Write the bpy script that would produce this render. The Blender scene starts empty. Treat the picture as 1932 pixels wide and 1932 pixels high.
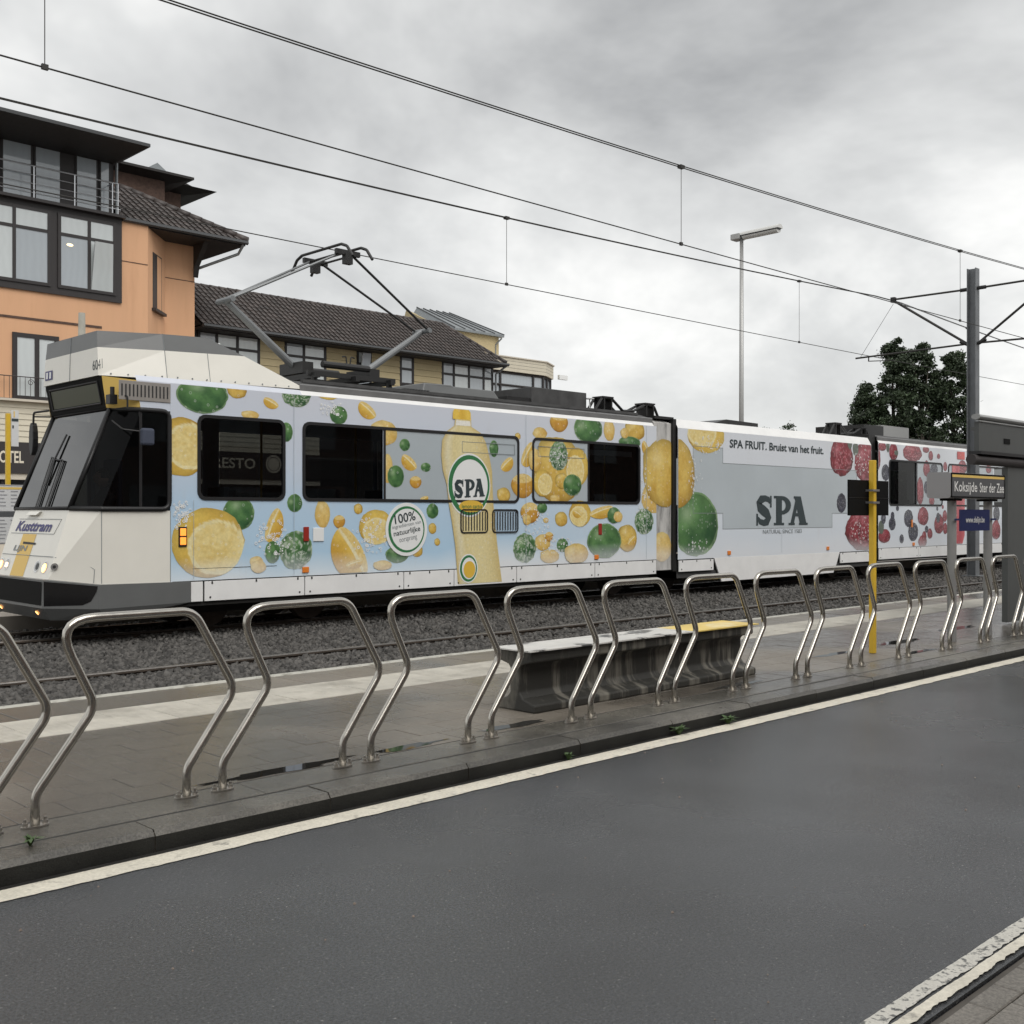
import bpy, bmesh, math, random
import numpy as np
from mathutils import Vector, Matrix

scene = bpy.context.scene
R = math.radians
rng = random.Random(7)

# ------------------------------------------------------------------ camera
HEAD = 45.7                      # angle between the tram axis (+X) and the view axis
cam_data = bpy.data.cameras.new("camera")
cam = bpy.data.objects.new("camera", cam_data)
scene.collection.objects.link(cam)
cam.location = (0, 0, 1.6)
cam.rotation_euler = (R(90), 0, R(HEAD - 90))
cam_data.sensor_width = 36.0
cam_data.lens = 2083.0 / 1932.0 * 36.0
cam_data.shift_y = 4.0 / 1932.0
cam_data.clip_start = 0.05
cam_data.clip_end = 3000.0
scene.camera = cam

# ------------------------------------------------------------------ overcast sky
world = bpy.data.worlds.new("World")
scene.world = world
world.use_nodes = True
wn, wl = world.node_tree.nodes, world.node_tree.links
wn.clear()
SUN_EL, SUN_AZ = 52.0, -100.0     # sun behind thick cloud, behind the camera and to its left
w_out = wn.new("ShaderNodeOutputWorld")
w_mix = wn.new("ShaderNodeMixShader")
w_mix.inputs[0].default_value = 0.96
w_sky = wn.new("ShaderNodeTexSky")
w_sky.sky_type = 'NISHITA'
w_sky.sun_disc = False
w_sky.sun_elevation = R(SUN_EL)
w_sky.sun_rotation = R(90 - SUN_AZ)
w_b1 = wn.new("ShaderNodeBackground")
w_b1.inputs[1].default_value = 0.1
wl.new(w_sky.outputs[0], w_b1.inputs[0])
w_tc = wn.new("ShaderNodeTexCoord")
w_sep = wn.new("ShaderNodeSeparateXYZ")
wl.new(w_tc.outputs["Generated"], w_sep.inputs[0])
w_add = wn.new("ShaderNodeMath"); w_add.operation = 'ADD'; w_add.inputs[1].default_value = 0.45
w_abs = wn.new("ShaderNodeMath"); w_abs.operation = 'ABSOLUTE'
wl.new(w_sep.outputs[2], w_abs.inputs[0]); wl.new(w_abs.outputs[0], w_add.inputs[0])
w_com = wn.new("ShaderNodeCombineXYZ")
for i in (0, 1):
    dv = wn.new("ShaderNodeMath"); dv.operation = 'DIVIDE'
    wl.new(w_sep.outputs[i], dv.inputs[0]); wl.new(w_add.outputs[0], dv.inputs[1])
    wl.new(dv.outputs[0], w_com.inputs[i])
w_map = wn.new("ShaderNodeMapping")
w_map.inputs["Location"].default_value = (0.0, 0.0, 0)
w_map.inputs["Rotation"].default_value = (0, 0, R(20))
wl.new(w_com.outputs[0], w_map.inputs[0])
w_n = wn.new("ShaderNodeTexNoise")
w_n.inputs["Scale"].default_value = 1.7
w_n.inputs["Detail"].default_value = 6.0
w_n.inputs["Roughness"].default_value = 0.56
w_n.inputs["Distortion"].default_value = 0.25
wl.new(w_map.outputs[0], w_n.inputs["Vector"])
w_cr = wn.new("ShaderNodeValToRGB")
e = w_cr.color_ramp.elements
e[0].position = 0.28; e[0].color = (0.27, 0.275, 0.28, 1)
e[1].position = 0.64; e[1].color = (0.88, 0.875, 0.855, 1)
e2 = w_cr.color_ramp.elements.new(0.50); e2.color = (0.58, 0.585, 0.58, 1)
wl.new(w_n.outputs["Fac"], w_cr.inputs[0])
# cloud deck looks a little brighter low down, where it is seen through more of its thin edge
w_h = wn.new("ShaderNodeMapRange")
w_h.inputs[1].default_value = 0.0; w_h.inputs[2].default_value = 0.35
w_h.inputs[3].default_value = 0.45; w_h.inputs[4].default_value = 0.0
wl.new(w_abs.outputs[0], w_h.inputs[0])
w_cm = wn.new("ShaderNodeMixRGB")
w_cm.inputs[2].default_value = (0.64, 0.645, 0.635, 1)
wl.new(w_h.outputs[0], w_cm.inputs[0]); wl.new(w_cr.outputs[0], w_cm.inputs[1])
w_b2 = wn.new("ShaderNodeBackground")
w_b2.inputs[1].default_value = 1.0
wl.new(w_cm.outputs[0], w_b2.inputs[0])
wl.new(w_b1.outputs[0], w_mix.inputs[1]); wl.new(w_b2.outputs[0], w_mix.inputs[2])
wl.new(w_mix.outputs[0], w_out.inputs[0])

sun_data = bpy.data.lights.new("sun", 'SUN')
sun_data.energy = 1.5
sun_data.angle = R(50)
sun_data.color = (1.0, 0.97, 0.93)
sun = bpy.data.objects.new("sun", sun_data)
scene.collection.objects.link(sun)
sdir = Vector((math.cos(R(SUN_EL)) * math.cos(R(SUN_AZ)), math.cos(R(SUN_EL)) * math.sin(R(SUN_AZ)), math.sin(R(SUN_EL))))
sun.rotation_euler = sdir.to_track_quat('Z', 'Y').to_euler()

scene.view_settings.view_transform = 'Standard'
scene.view_settings.look = 'None'
scene.view_settings.exposure = 0.42
scene.view_settings.gamma = 1.0
scene.view_settings.use_curve_mapping = False
scene.cycles.use_denoising = True
scene.cycles.max_bounces = 8
scene.cycles.transparent_max_bounces = 16

# ------------------------------------------------------------------ helpers
COL = scene.collection
WO = {}                          # world position of each object's origin

class MB:
    def __init__(s):
        s.v, s.f, s.m = [], [], []
    def add(s, vs, fs, mi=0):
        k = len(s.v)
        s.v += [tuple(p) for p in vs]
        for f in fs:
            s.f.append([k + i for i in f]); s.m.append(mi)
        return s
    def box(s, x0, x1, y0, y1, z0, z1, mi=0):
        vs = [(x, y, z) for z in (z0, z1) for y in (y0, y1) for x in (x0, x1)]
        return s.add(vs, [(0, 2, 3, 1), (4, 5, 7, 6), (0, 1, 5, 4), (2, 6, 7, 3), (0, 4, 6, 2), (1, 3, 7, 5)], mi)
    def quad(s, a, b, c, d, mi=0):
        return s.add([a, b, c, d], [(0, 1, 2, 3)], mi)
    def poly(s, pts, mi=0):
        return s.add(pts, [tuple(range(len(pts)))], mi)
    def ext(s, pts, vec, mi=0):
        n = len(pts); vec = Vector(vec)
        vs = [Vector(p) for p in pts] + [Vector(p) + vec for p in pts]
        fs = [tuple(range(n - 1, -1, -1)), tuple(range(n, 2 * n))]
        fs += [(i, (i + 1) % n, n + (i + 1) % n, n + i) for i in range(n)]
        return s.add(vs, fs, mi)
    def hexa(s, b, t, mi=0):     # four bottom and four top corners
        return s.add(list(b) + list(t), [(3, 2, 1, 0), (4, 5, 6, 7), (0, 1, 5, 4), (1, 2, 6, 5), (2, 3, 7, 6), (3, 0, 4, 7)], mi)
    def tube(s, path, r, n=8, mi=0, r1=None):
        P = [Vector(p) for p in path]
        m = len(P); t0 = (P[1] - P[0]).normalized()
        a = Vector((0, 0, 1)) if abs(t0.z) < 0.9 else Vector((1, 0, 0))
        nx = t0.cross(a).normalized(); vs = []
        for i in range(m):
            t = (P[min(i + 1, m - 1)] - P[max(i - 1, 0)]).normalized()
            nx = (nx - t * nx.dot(t)).normalized(); ny = t.cross(nx)
            rr = r if r1 is None else r + (r1 - r) * i / (m - 1)
            vs += [P[i] + (nx * math.cos(2 * math.pi * k / n) + ny * math.sin(2 * math.pi * k / n)) * rr for k in range(n)]
        fs = [(i * n + k, i * n + (k + 1) % n, (i + 1) * n + (k + 1) % n, (i + 1) * n + k) for i in range(m - 1) for k in range(n)]
        fs += [tuple(range(n - 1, -1, -1)), tuple(range((m - 1) * n, m * n))]
        return s.add(vs, fs, mi)
    def disc(s, c, u, w, r0, r1, n=28, mi=0):   # flat ring or disc in the u, w plane
        c, u, w = Vector(c), Vector(u), Vector(w)
        o = [c + u * math.cos(2 * math.pi * k / n) * r1 + w * math.sin(2 * math.pi * k / n) * r1 for k in range(n)]
        if r0 <= 0:
            return s.add(o, [tuple(range(n))], mi)
        i_ = [c + u * math.cos(2 * math.pi * k / n) * r0 + w * math.sin(2 * math.pi * k / n) * r0 for k in range(n)]
        return s.add(o + i_, [(k, (k + 1) % n, n + (k + 1) % n, n + k) for k in range(n)], mi)
    def mesh(s, name, mats, off=(0, 0, 0), smooth=False):
        me = bpy.data.meshes.new(name)
        off = Vector(off)
        me.from_pydata([tuple(Vector(p) - off) for p in s.v], [], s.f)
        for m in (mats if isinstance(mats, (list, tuple)) else [mats]):
            me.materials.append(m)
        if len(me.materials) > 1:
            me.polygons.foreach_set('material_index', s.m)
        if smooth:
            me.polygons.foreach_set('use_smooth', [True] * len(me.polygons))
        me.update()
        return me
    def build(s, name, mats, parent=None, smooth=False, bevel=0.0, base=None, fix=True):
        off = WO[parent.name] if parent else Vector(base or (0, 0, 0))
        me = s.mesh(name, mats, off, smooth)
        if fix and len(me.polygons) < 60000:
            bm = bmesh.new(); bm.from_mesh(me)
            bmesh.ops.recalc_face_normals(bm, faces=bm.faces)
            bm.to_mesh(me); bm.free()
        ob = link(name, me, parent, None if parent else off)
        if smooth == 'auto':
            pass
        if bevel:
            md = ob.modifiers.new('bevel', 'BEVEL')
            md.width = bevel; md.segments = 2; md.limit_method = 'ANGLE'; md.angle_limit = R(40)
        return ob

def link(name, data, parent=None, loc=None):
    ob = bpy.data.objects.new(name, data)
    COL.objects.link(ob)
    if parent:
        ob.parent = parent
        WO[ob.name] = Vector(WO[parent.name])
    else:
        ob.location = loc or (0, 0, 0)
        WO[ob.name] = Vector(ob.location)
    return ob

def tag(ob, label=None, cat=None, group=None, kind=None):
    if label: ob["label"] = label
    if cat: ob["category"] = cat
    if group: ob["group"] = group
    if kind: ob["kind"] = kind
    return ob

def thing(name, label, cat, loc=(0, 0, 0), group=None):
    return tag(link(name, None, None, Vector(loc)), label, cat, group)

def smooth_by_angle(ob, deg=35):
    me = ob.data
    bm = bmesh.new(); bm.from_mesh(me)
    for f in bm.faces: f.smooth = True
    for e_ in bm.edges:
        if len(e_.link_faces) == 2 and e_.calc_face_angle(0) > R(deg): e_.smooth = False
    bm.to_mesh(me); bm.free()
    return ob

def fillet(pts, rad, n=6):
    P = [Vector(p) for p in pts]; out = [P[0]]
    for i in range(1, len(P) - 1):
        a, b = (P[i - 1] - P[i]), (P[i + 1] - P[i])
        ang = a.angle(b)
        r_ = rad[i] if isinstance(rad, (list, tuple)) else rad
        d = min(r_ / math.tan(ang / 2), a.length * .48, b.length * .48)
        p0, p1 = P[i] + a.normalized() * d, P[i] + b.normalized() * d
        for k in range(n + 1):
            t = k / n
            out.append(p0 * (1 - t) ** 2 + P[i] * 2 * t * (1 - t) + p1 * t * t)
    out.append(P[-1])
    return out

def rrect(a0, a1, b0, b1, r, n=5):
    out = []
    for cx, cy, st in ((a1 - r, b1 - r, 0), (a0 + r, b1 - r, 90), (a0 + r, b0 + r, 180), (a1 - r, b0 + r, 270)):
        for k in range(n + 1):
            t = R(st + 90 * k / n)
            out.append((cx + r * math.cos(t), cy + r * math.sin(t)))
    return out

# ------------------------------------------------------------------ materials
MAT = {}
def mat(name, col=(.5, .5, .5), rough=.5, metal=0.0, spec=.5, var=0.0, scale=8.0, detail=5.0, bump=0.0, bscale=None,
        rvar=0.0, rscale=3.0, emit=None, estr=0.0, coat=0.0, rand=0.0, dirt=None, dscale=2.0, dlo=.5, dhi=.75, stretch=(1, 1, 1), attr=None, island=0.0, fine=0.0, fscale=220.0, world=False, wet=0.0, wscale=.35, wlo=.46, whi=.60, speck=0.0, wrough=.45):
    m = bpy.data.materials.new(name); m.use_nodes = True
    nt = m.node_tree; N, L = nt.nodes, nt.links
    b = N["Principled BSDF"]
    b.inputs["Base Color"].default_value = (*col, 1)
    b.inputs["Roughness"].default_value = rough
    b.inputs["Metallic"].default_value = metal
    b.inputs["Specular IOR Level"].default_value = spec
    b.inputs["Coat Weight"].default_value = coat
    b.inputs["Coat Roughness"].default_value = .08
    tc = N.new("ShaderNodeTexCoord")
    mp = N.new("ShaderNodeMapping"); mp.inputs["Scale"].default_value = stretch
    if world:
        gp = N.new("ShaderNodeNewGeometry"); L.new(gp.outputs["Position"], mp.inputs[0])
    else:
        L.new(tc.outputs["Object"], mp.inputs[0])
    cur = None; wetfac = None
    if attr:
        a = N.new("ShaderNodeAttribute"); a.attribute_name = attr; cur = a.outputs["Color"]
    def noise(sc, de=5.0, ro=.6):
        n_ = N.new("ShaderNodeTexNoise")
        n_.inputs["Scale"].default_value = sc; n_.inputs["Detail"].default_value = de; n_.inputs["Roughness"].default_value = ro
        L.new(mp.outputs[0], n_.inputs["Vector"]); return n_.outputs["Fac"]
    def base():
        if cur is not None: return cur
        rgb = N.new("ShaderNodeRGB"); rgb.outputs[0].default_value = (*col, 1); return rgb.outputs[0]
    def mul(c, fac_socket, lo, hi):
        mr = N.new("ShaderNodeMapRange"); mr.inputs[3].default_value = lo; mr.inputs[4].default_value = hi
        L.new(fac_socket, mr.inputs[0])
        vm = N.new("ShaderNodeVectorMath"); vm.operation = 'SCALE'
        L.new(c, vm.inputs[0]); L.new(mr.outputs[0], vm.inputs["Scale"]); return vm.outputs[0]
    if var: 
        n_ = noise(scale, detail)
        st = N.new("ShaderNodeMapRange"); st.inputs[1].default_value = .3; st.inputs[2].default_value = .7
        L.new(n_, st.inputs[0])
        cur = mul(base(), st.outputs[0], 1 - var, 1 + var)
    if fine:
        n_ = noise(fscale, 2, .7)
        st = N.new("ShaderNodeMapRange"); st.inputs[1].default_value = .36; st.inputs[2].default_value = .64
        L.new(n_, st.inputs[0])
        cur = mul(base(), st.outputs[0], 1 - fine, 1 + fine)
    if rand:
        oi = N.new("ShaderNodeObjectInfo"); cur = mul(base(), oi.outputs["Random"], 1 - rand, 1 + rand)
    if island:
        g = N.new("ShaderNodeNewGeometry"); cur = mul(base(), g.outputs["Random Per Island"], 1 - island, 1 + island)
    if dirt is not None:
        n_ = noise(dscale, 6, .65)
        mr = N.new("ShaderNodeMapRange"); mr.inputs[1].default_value = dlo; mr.inputs[2].default_value = dhi
        L.new(n_, mr.inputs[0])
        mx = N.new("ShaderNodeMixRGB"); mx.inputs[2].default_value = (*dirt, 1)
        L.new(mr.outputs[0], mx.inputs[0]); L.new(base(), mx.inputs[1]); cur = mx.outputs[0]
    if speck:
        n_ = noise(75, 3, .6)
        mr = N.new("ShaderNodeMapRange"); mr.inputs[1].default_value = .63; mr.inputs[2].default_value = .70; mr.inputs[4].default_value = speck
        L.new(n_, mr.inputs[0])
        mx = N.new("ShaderNodeMixRGB"); mx.inputs[2].default_value = (.34, .33, .31, 1)
        L.new(mr.outputs[0], mx.inputs[0]); L.new(base(), mx.inputs[1]); cur = mx.outputs[0]
    if wet:
        n_ = noise(wscale, 4, .55)
        mr = N.new("ShaderNodeMapRange"); mr.inputs[1].default_value = wlo; mr.inputs[2].default_value = whi; mr.interpolation_type = 'SMOOTHSTEP'
        L.new(n_, mr.inputs[0]); wetfac = mr.outputs[0]
        cur = mul(base(), wetfac, 1, 1 - wet)
    if cur is not None: L.new(cur, b.inputs["Base Color"])
    if rvar:
        n_ = noise(rscale, 4)
        mr = N.new("ShaderNodeMapRange"); mr.inputs[1].default_value = .32; mr.inputs[2].default_value = .68
        mr.inputs[3].default_value = max(0.02, rough - rvar); mr.inputs[4].default_value = min(1, rough + rvar)
        L.new(n_, mr.inputs[0]); ro_ = mr.outputs[0]
        if wetfac is not None:
            wm = N.new("ShaderNodeMapRange"); wm.inputs[3].default_value = 1.0; wm.inputs[4].default_value = wrough
            L.new(wetfac, wm.inputs[0])
            mm = N.new("ShaderNodeMath"); mm.operation = 'MULTIPLY'; L.new(ro_, mm.inputs[0]); L.new(wm.outputs[0], mm.inputs[1]); ro_ = mm.outputs[0]
        L.new(ro_, b.inputs["Roughness"])
    if bump:
        n_ = noise(bscale or scale * 4, 4, .7)
        bp = N.new("ShaderNodeBump"); bp.inputs["Strength"].default_value = bump; bp.inputs["Distance"].default_value = .01
        L.new(n_, bp.inputs["Height"]); L.new(bp.outputs[0], b.inputs["Normal"])
    if emit:
        b.inputs["Emission Color"].default_value = (*emit, 1); b.inputs["Emission Strength"].default_value = estr
    MAT[name] = m
    return m

def glass(name, tint, refl=1.0, rough=0.02, ior=1.45):
    m = bpy.data.materials.new(name); m.use_nodes = True
    N, L = m.node_tree.nodes, m.node_tree.links; N.clear()
    o = N.new("ShaderNodeOutputMaterial"); mx = N.new("ShaderNodeMixShader")
    t = N.new("ShaderNodeBsdfTransparent"); t.inputs[0].default_value = (*tint, 1)
    g = N.new("ShaderNodeBsdfGlossy"); g.inputs["Roughness"].default_value = rough; g.inputs[0].default_value = (refl, refl, refl, 1)
    f = N.new("ShaderNodeFresnel"); f.inputs[0].default_value = ior
    L.new(f.outputs[0], mx.inputs[0]); L.new(t.outputs[0], mx.inputs[1]); L.new(g.outputs[0], mx.inputs[2]); L.new(mx.outputs[0], o.inputs[0])
    MAT[name] = m; return m

def pane(name, col, gl=.55):     # sky-reflecting house window with pale curtains close behind the glass
    m = bpy.data.materials.new(name); m.use_nodes = True
    N, L = m.node_tree.nodes, m.node_tree.links
    b = N["Principled BSDF"]
    tc = N.new("ShaderNodeTexCoord"); w = N.new("ShaderNodeTexWave"); w.inputs["Scale"].default_value = 1.6; w.inputs["Distortion"].default_value = 5.0
    L.new(tc.outputs["Object"], w.inputs["Vector"])
    mx = N.new("ShaderNodeMixRGB"); mx.inputs[1].default_value = (*[c * .96 for c in col], 1); mx.inputs[2].default_value = (*col, 1)
    L.new(w.outputs["Fac"], mx.inputs[0]); L.new(mx.outputs[0], b.inputs["Base Color"])
    b.inputs["Roughness"].default_value = .4
    b.inputs["Coat Weight"].default_value = 1.0; b.inputs["Coat IOR"].default_value = 1.9; b.inputs["Coat Roughness"].default_value = .01
    MAT[name] = m; return m

mat("ground_soil", (.10, .10, .09), .9, var=.3, scale=.6)
mat("asphalt", (.054, .057, .061), .27, spec=.55, var=.20, scale=.7, bump=.34, bscale=85, rvar=.08, rscale=.5, fine=.34, fscale=85, world=True, wet=.30, wscale=.33, wlo=.40, whi=.62, speck=.6, wrough=.72)
mat("road_paint", (.66, .62, .52), .5, var=.10, scale=6, dirt=(.2, .19, .17), dscale=9, dlo=.58, dhi=.72, bump=.3, bscale=60, fine=.10, fscale=60, world=True)
mat("worn_paint", (.62, .60, .54), .55, var=.2, scale=30, dirt=(.11, .11, .105), dscale=30, dlo=.50, dhi=.60, bump=.4, bscale=80, world=True)
mat("gutter", (.028, .027, .025), .45, var=.3, scale=5, bump=.4, bscale=90)
mat("kerb_stone", (.135, .126, .108), .40, var=.25, scale=5, bump=.35, bscale=120, rvar=.15, rscale=2, rand=.10, fine=.3, fscale=75, world=True, wet=.5, wscale=.4, wlo=.40, whi=.54)
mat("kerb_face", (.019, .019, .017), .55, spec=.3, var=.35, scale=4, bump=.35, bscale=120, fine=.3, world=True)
mat("hoop_band", (.145, .135, .114), .40, var=.2, scale=3, bump=.3, bscale=110, rvar=.15, rscale=1.3, fine=.3, fscale=75, world=True, wet=.5, wscale=.4, wlo=.40, whi=.54)
mat("paver", (.180, .158, .130), .40, var=.13, scale=1.6, bump=.2, bscale=110, rvar=.18, rscale=.9, rand=.05, fine=.18, fscale=75, world=True, wet=.5, wscale=.4, wlo=.40, whi=.54)
mat("paver_field", (.180, .158, .130), .36, var=.13, scale=1.6, bump=.2, bscale=110, rvar=.18, rscale=.9, island=.06, fine=.18, fscale=75, world=True, wet=.5, wscale=.4, wlo=.40, whi=.54)
mat("joint_dark", (.016, .015, .013), .7)
mat("joint", (.085, .075, .063), .7, var=.2)
mat("tactile", (.50, .475, .415), .5, var=.12, scale=5, bump=.3, bscale=90, rand=.05, dirt=(.28, .26, .22), dscale=2, dlo=.5, dhi=.75, world=True)
mat("tactile_groove", (.20, .185, .16), .7)
mat("edge_white", (.46, .45, .40), .6, var=.18, scale=5, dirt=(.2, .19, .16), dscale=5, dlo=.5, dhi=.7)
mat("near_tile", (.185, .17, .148), .55, var=.15, scale=6, bump=.35, bscale=120, rand=.10, fine=.25, fscale=75, world=True)
mat("ballast_bed", (.040, .038, .035), .9, var=.4, scale=20)
mat("ballast", (.070, .066, .061), .75, var=.25, scale=30, island=.6)
mat("rail_side", (.055, .042, .032), .7, var=.3, scale=10)
mat("rail_head", (.16, .15, .14), .35, metal=.8, var=.2, scale=20)
mat("steel", (.50, .475, .43), .22, metal=1.0, var=.08, scale=6, rvar=.07, rscale=10, world=True)
mat("bolt_steel", (.42, .40, .37), .42, metal=1.0, var=.2, scale=40)
mat("bench_concrete", (.165, .155, .130), .6, var=.25, scale=5, bump=.4, bscale=90, dirt=(.030, .029, .025), dscale=3.0, dlo=.40, dhi=.50, stretch=(2.0, .6, .22))
mat("bench_plate", (.62, .61, .58), .4, var=.1, scale=5, dirt=(.10, .10, .10), dscale=3.0, dlo=.54, dhi=.60, stretch=(1, 2.2, 1))
mat("bench_yellow", (.72, .53, .14), .45, var=.15, scale=4, dirt=(.8, .75, .55), dscale=2.5, dlo=.52, dhi=.7)
mat("sign_yellow", (.68, .44, .035), .42, var=.07, scale=4)
mat("sign_black", (.005, .005, .005), .7, spec=.15)
mat("clamp", (.5, .5, .5), .4, metal=.9)
mat("post_grey", (.27, .27, .265), .45, metal=.2, var=.1, scale=4)
mat("sign_grey", (.085, .087, .092), .5)
mat("sign_case", (.30, .295, .30), .45, metal=.1)
mat("letter_pale", (.72, .72, .70), .5)
mat("letter_yellow", (.75, .52, .14), .5)
mat("blue_plate", (.009, .016, .080), .5, spec=.3)
mat("shelter_grey", (.078, .083, .081), .5, var=.06, scale=3)
mat("shelter_light", (.30, .305, .30), .45)
mat("black_rubber", (.012, .012, .013), .45)
mat("pole_galv", (.17, .18, .19), .5, metal=.25, var=.15, scale=3)
mat("wire", (.045, .043, .04), .5, metal=.4)
mat("lamp_metal", (.42, .42, .41), .45, metal=.4)
mat("lamp_lens", (.62, .62, .60), .25)
# tram
mat("tram_cream", (.78, .76, .69), .32, coat=.3, var=.03, scale=2)
mat("tram_white", (.80, .80, .79), .32, coat=.3, var=.05, scale=3, dirt=(.55, .53, .48), dscale=1.7, dlo=.62, dhi=.9)
mat("tram_grey", (.125, .130, .130), .42, coat=.2, var=.06, scale=3)
mat("tram_gutter", (.165, .165, .165), .5, var=.15, scale=4)
mat("tram_roof", (.060, .060, .060), .7, var=.3, scale=4)
mat("tram_black", (.012, .012, .012), .4, var=.2)
mat("tram_under", (.016, .015, .014), .8, var=.4, scale=6)
mat("gloss_black", (.007, .007, .008), .12, coat=.5)
mat("line_black", (.02, .02, .02), .6)
mat("link_dirt", (.55, .54, .52), .5, var=.2, scale=6, dirt=(.05, .05, .05), dscale=3, dlo=.45, dhi=.75, stretch=(3, 3, .6))
mat("film_tint", (.42, .47, .50), .25, coat=.3, var=.04, scale=1)
mat("panel_tint", (.47, .52, .55), .28, coat=.3, var=.04, scale=1)
mat("text_dark", (.030, .045, .050), .45)
mat("text_grey", (.22, .24, .25), .5)
mat("text_green", (.03, .17, .06), .5)
mat("badge_white", (.80, .81, .80), .35, coat=.3)
mat("kust_blue", (.05, .045, .17), .45)
mat("lijn_yellow", (.72, .46, .06), .4, coat=.3)
mat("amber", (.75, .22, .03), .3, coat=.4)
mat("amber_lit", (.9, .35, .07), .3, emit=(1.0, .26, .03), estr=.9)
mat("lamp_lit", (1, .85, .6), .3, emit=(1.0, .78, .48), estr=5.0)
mat("lamp_warm", (.95, .6, .3), .3, emit=(1.0, .45, .14), estr=3.0)
mat("lamp_bowl", (.45, .45, .44), .2, metal=.7)
mat("red_marker", (.30, .025, .015), .35)
mat("grille", (.27, .25, .23), .5, var=.1, scale=6)
mat("seat_fabric", (.05, .06, .09), .8)
mat("interior", (.11, .11, .11), .7)
mat("interior_floor", (.05, .05, .05), .8)
mat("display", (.035, .040, .010), .3, coat=.6)
mat("print", (.5, .5, .5), .30, coat=.35, attr="print_col")
glass("tram_glass", (.24, .25, .255), .45)
glass("screen_glass", (.07, .075, .08), 1.0, .03, 2.3)
mat("skin", (.42, .27, .2), .55)
mat("cloth_dark", (.03, .032, .04), .85)
mat("hair_dark", (.025, .02, .015), .7)
mat("panto_grey", (.20, .21, .215), .45, metal=.3)
mat("panto_dark", (.018, .018, .018), .5)
# buildings
mat("orange_render", (.70, .405, .235), .85, var=.05, scale=.9, bump=.08, bscale=40, dirt=(.54, .29, .16), dscale=1.0, dlo=.54, dhi=.9, stretch=(1.5, 1.5, .22))
mat("brown_frame", (.030, .026, .026), .5)
mat("dark_soffit", (.022, .020, .019), .7, var=.2)
mat("roof_tile", (.052, .041, .037), .5, var=.3, scale=3, rand=.32, world=True)
mat("roof_tile_field", (.052, .041, .037), .5, var=.25, scale=6, island=.22)
mat("roof_base", (.02, .018, .017), .8)
mat("plank_tan", (.49, .405, .235), .7, var=.06, scale=3, rand=.07)
mat("plank_cream", (.64, .59, .47), .7, var=.05, scale=3, rand=.04)
mat("brick_dark", (.10, .06, .045), .8, var=.3, scale=9)
mat("zinc", (.25, .27, .28), .4, metal=.5, var=.1)
mat("zinc_dark", (.05, .053, .056), .5)
mat("rail_silver", (.62, .63, .65), .3, metal=.9)
mat("wrought_iron", (.05, .04, .04), .6)
mat("cream_wall", (.60, .55, .46), .8, var=.06, scale=2)
mat("fascia_dark", (.035, .030, .030), .6)
mat("sign_letter", (.72, .66, .54), .5)
pane("window_pane", (.36, .40, .43))
pane("curtain_pane", (.56, .60, .60))
mat("dark_glass", (.03, .032, .035), .08, coat=.6)
mat("concrete_post", (.30, .29, .25), .8, var=.15, scale=4)
mat("far_platform", (.34, .31, .27), .7, var=.15, scale=2)
mat("far_paving", (.25, .20, .165), .75, var=.2, scale=2)
mat("paper", (.66, .66, .66), .4, coat=.5)
mat("paper_ink", (.30, .30, .32), .5)
mat("leaf", (.036, .056, .026), .6, var=.35, scale=1.2, island=.45)
mat("bark", (.06, .05, .04), .9, var=.3)
mat("weed", (.055, .10, .03), .6, var=.3, scale=9)
mat("warm_lamp", (1, .8, .5), .4, emit=(1.0, .75, .4), estr=1.5)
mat("puddle", (.022, .021, .019), .03, spec=.6)
mat("house_brick", (.21, .125, .095), .85, var=.25, scale=2.5)
M = MAT
# ------------------------------------------------------------------ ground, road, platforms, tracks
V_KERB, V_BAND0, V_BAND1, V_TACT0, V_TACT1, V_EDGE = 4.93, 5.17, 5.49, 7.52, 8.22, 8.95
ZP = 0.10
def struct(name, mb, mt, **k):
    return tag(mb.build(name, mt, None, **k), kind="structure")

struct("ground", MB().quad((-700, -700, -.16), (900, -700, -.16), (900, 900, -.16), (-700, 900, -.16)), M["ground_soil"])
road = struct("road", MB().box(-60, 160, 1.58, V_KERB - .14, -.14, 0), M["asphalt"])
MB().box(-60, 160, V_KERB - .139, V_KERB + .02, -.14, -.004).build("gutter", M["gutter"], road)
def painted(name, v0, v1, mt, amp, seed, z=.004, s0=-8, s1=60, step=.05):
    r_ = random.Random(seed); a, b = [], []
    s = s0; j0 = j1 = 0
    while s < s1:
        j0 = j0 * .6 + r_.uniform(-amp, amp) * .25; j1 = j1 * .5 + r_.uniform(-amp, amp)
        a.append((s, v0 + j1, z)); b.append((s, v1 + j0, z))
        s += step if s < 14 else .5
    mb = MB(); n = len(a)
    mb.add(a + b, [(i, i + 1, n + i + 1, n + i) for i in range(n - 1)])
    return mb.build(name, mt, road, fix=False)
painted("edge_line", 4.715, 4.865, M["road_paint"], .006, 3)
painted("worn_line", 1.655, 1.715, M["worn_paint"], .005, 5, .004, 2.0, 30, .018)
painted("new_line", 1.597, 1.640, M["road_paint"], .006, 8, .008, 2.0, 30, .018)

g_ = random.Random(4); pb = MB()
for _ in range(90):
    x, y, q = g_.uniform(1.5, 12), g_.uniform(1.8, 4.85), g_.uniform(.002, .006)
    pb.hexa([(x - q, y - q, .0), (x + q, y - q * .8, .0), (x + q * .9, y + q, .0), (x - q, y + q * .7, .0)], [(x - q * .5, y - q * .6, q * 1.3), (x + q * .6, y - q * .5, q), (x + q * .5, y + q * .5, q * 1.2), (x - q * .4, y + q * .5, q)])
tag(pb.build("road_grit", M["far_paving"], road, fix=False), kind="stuff")
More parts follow.
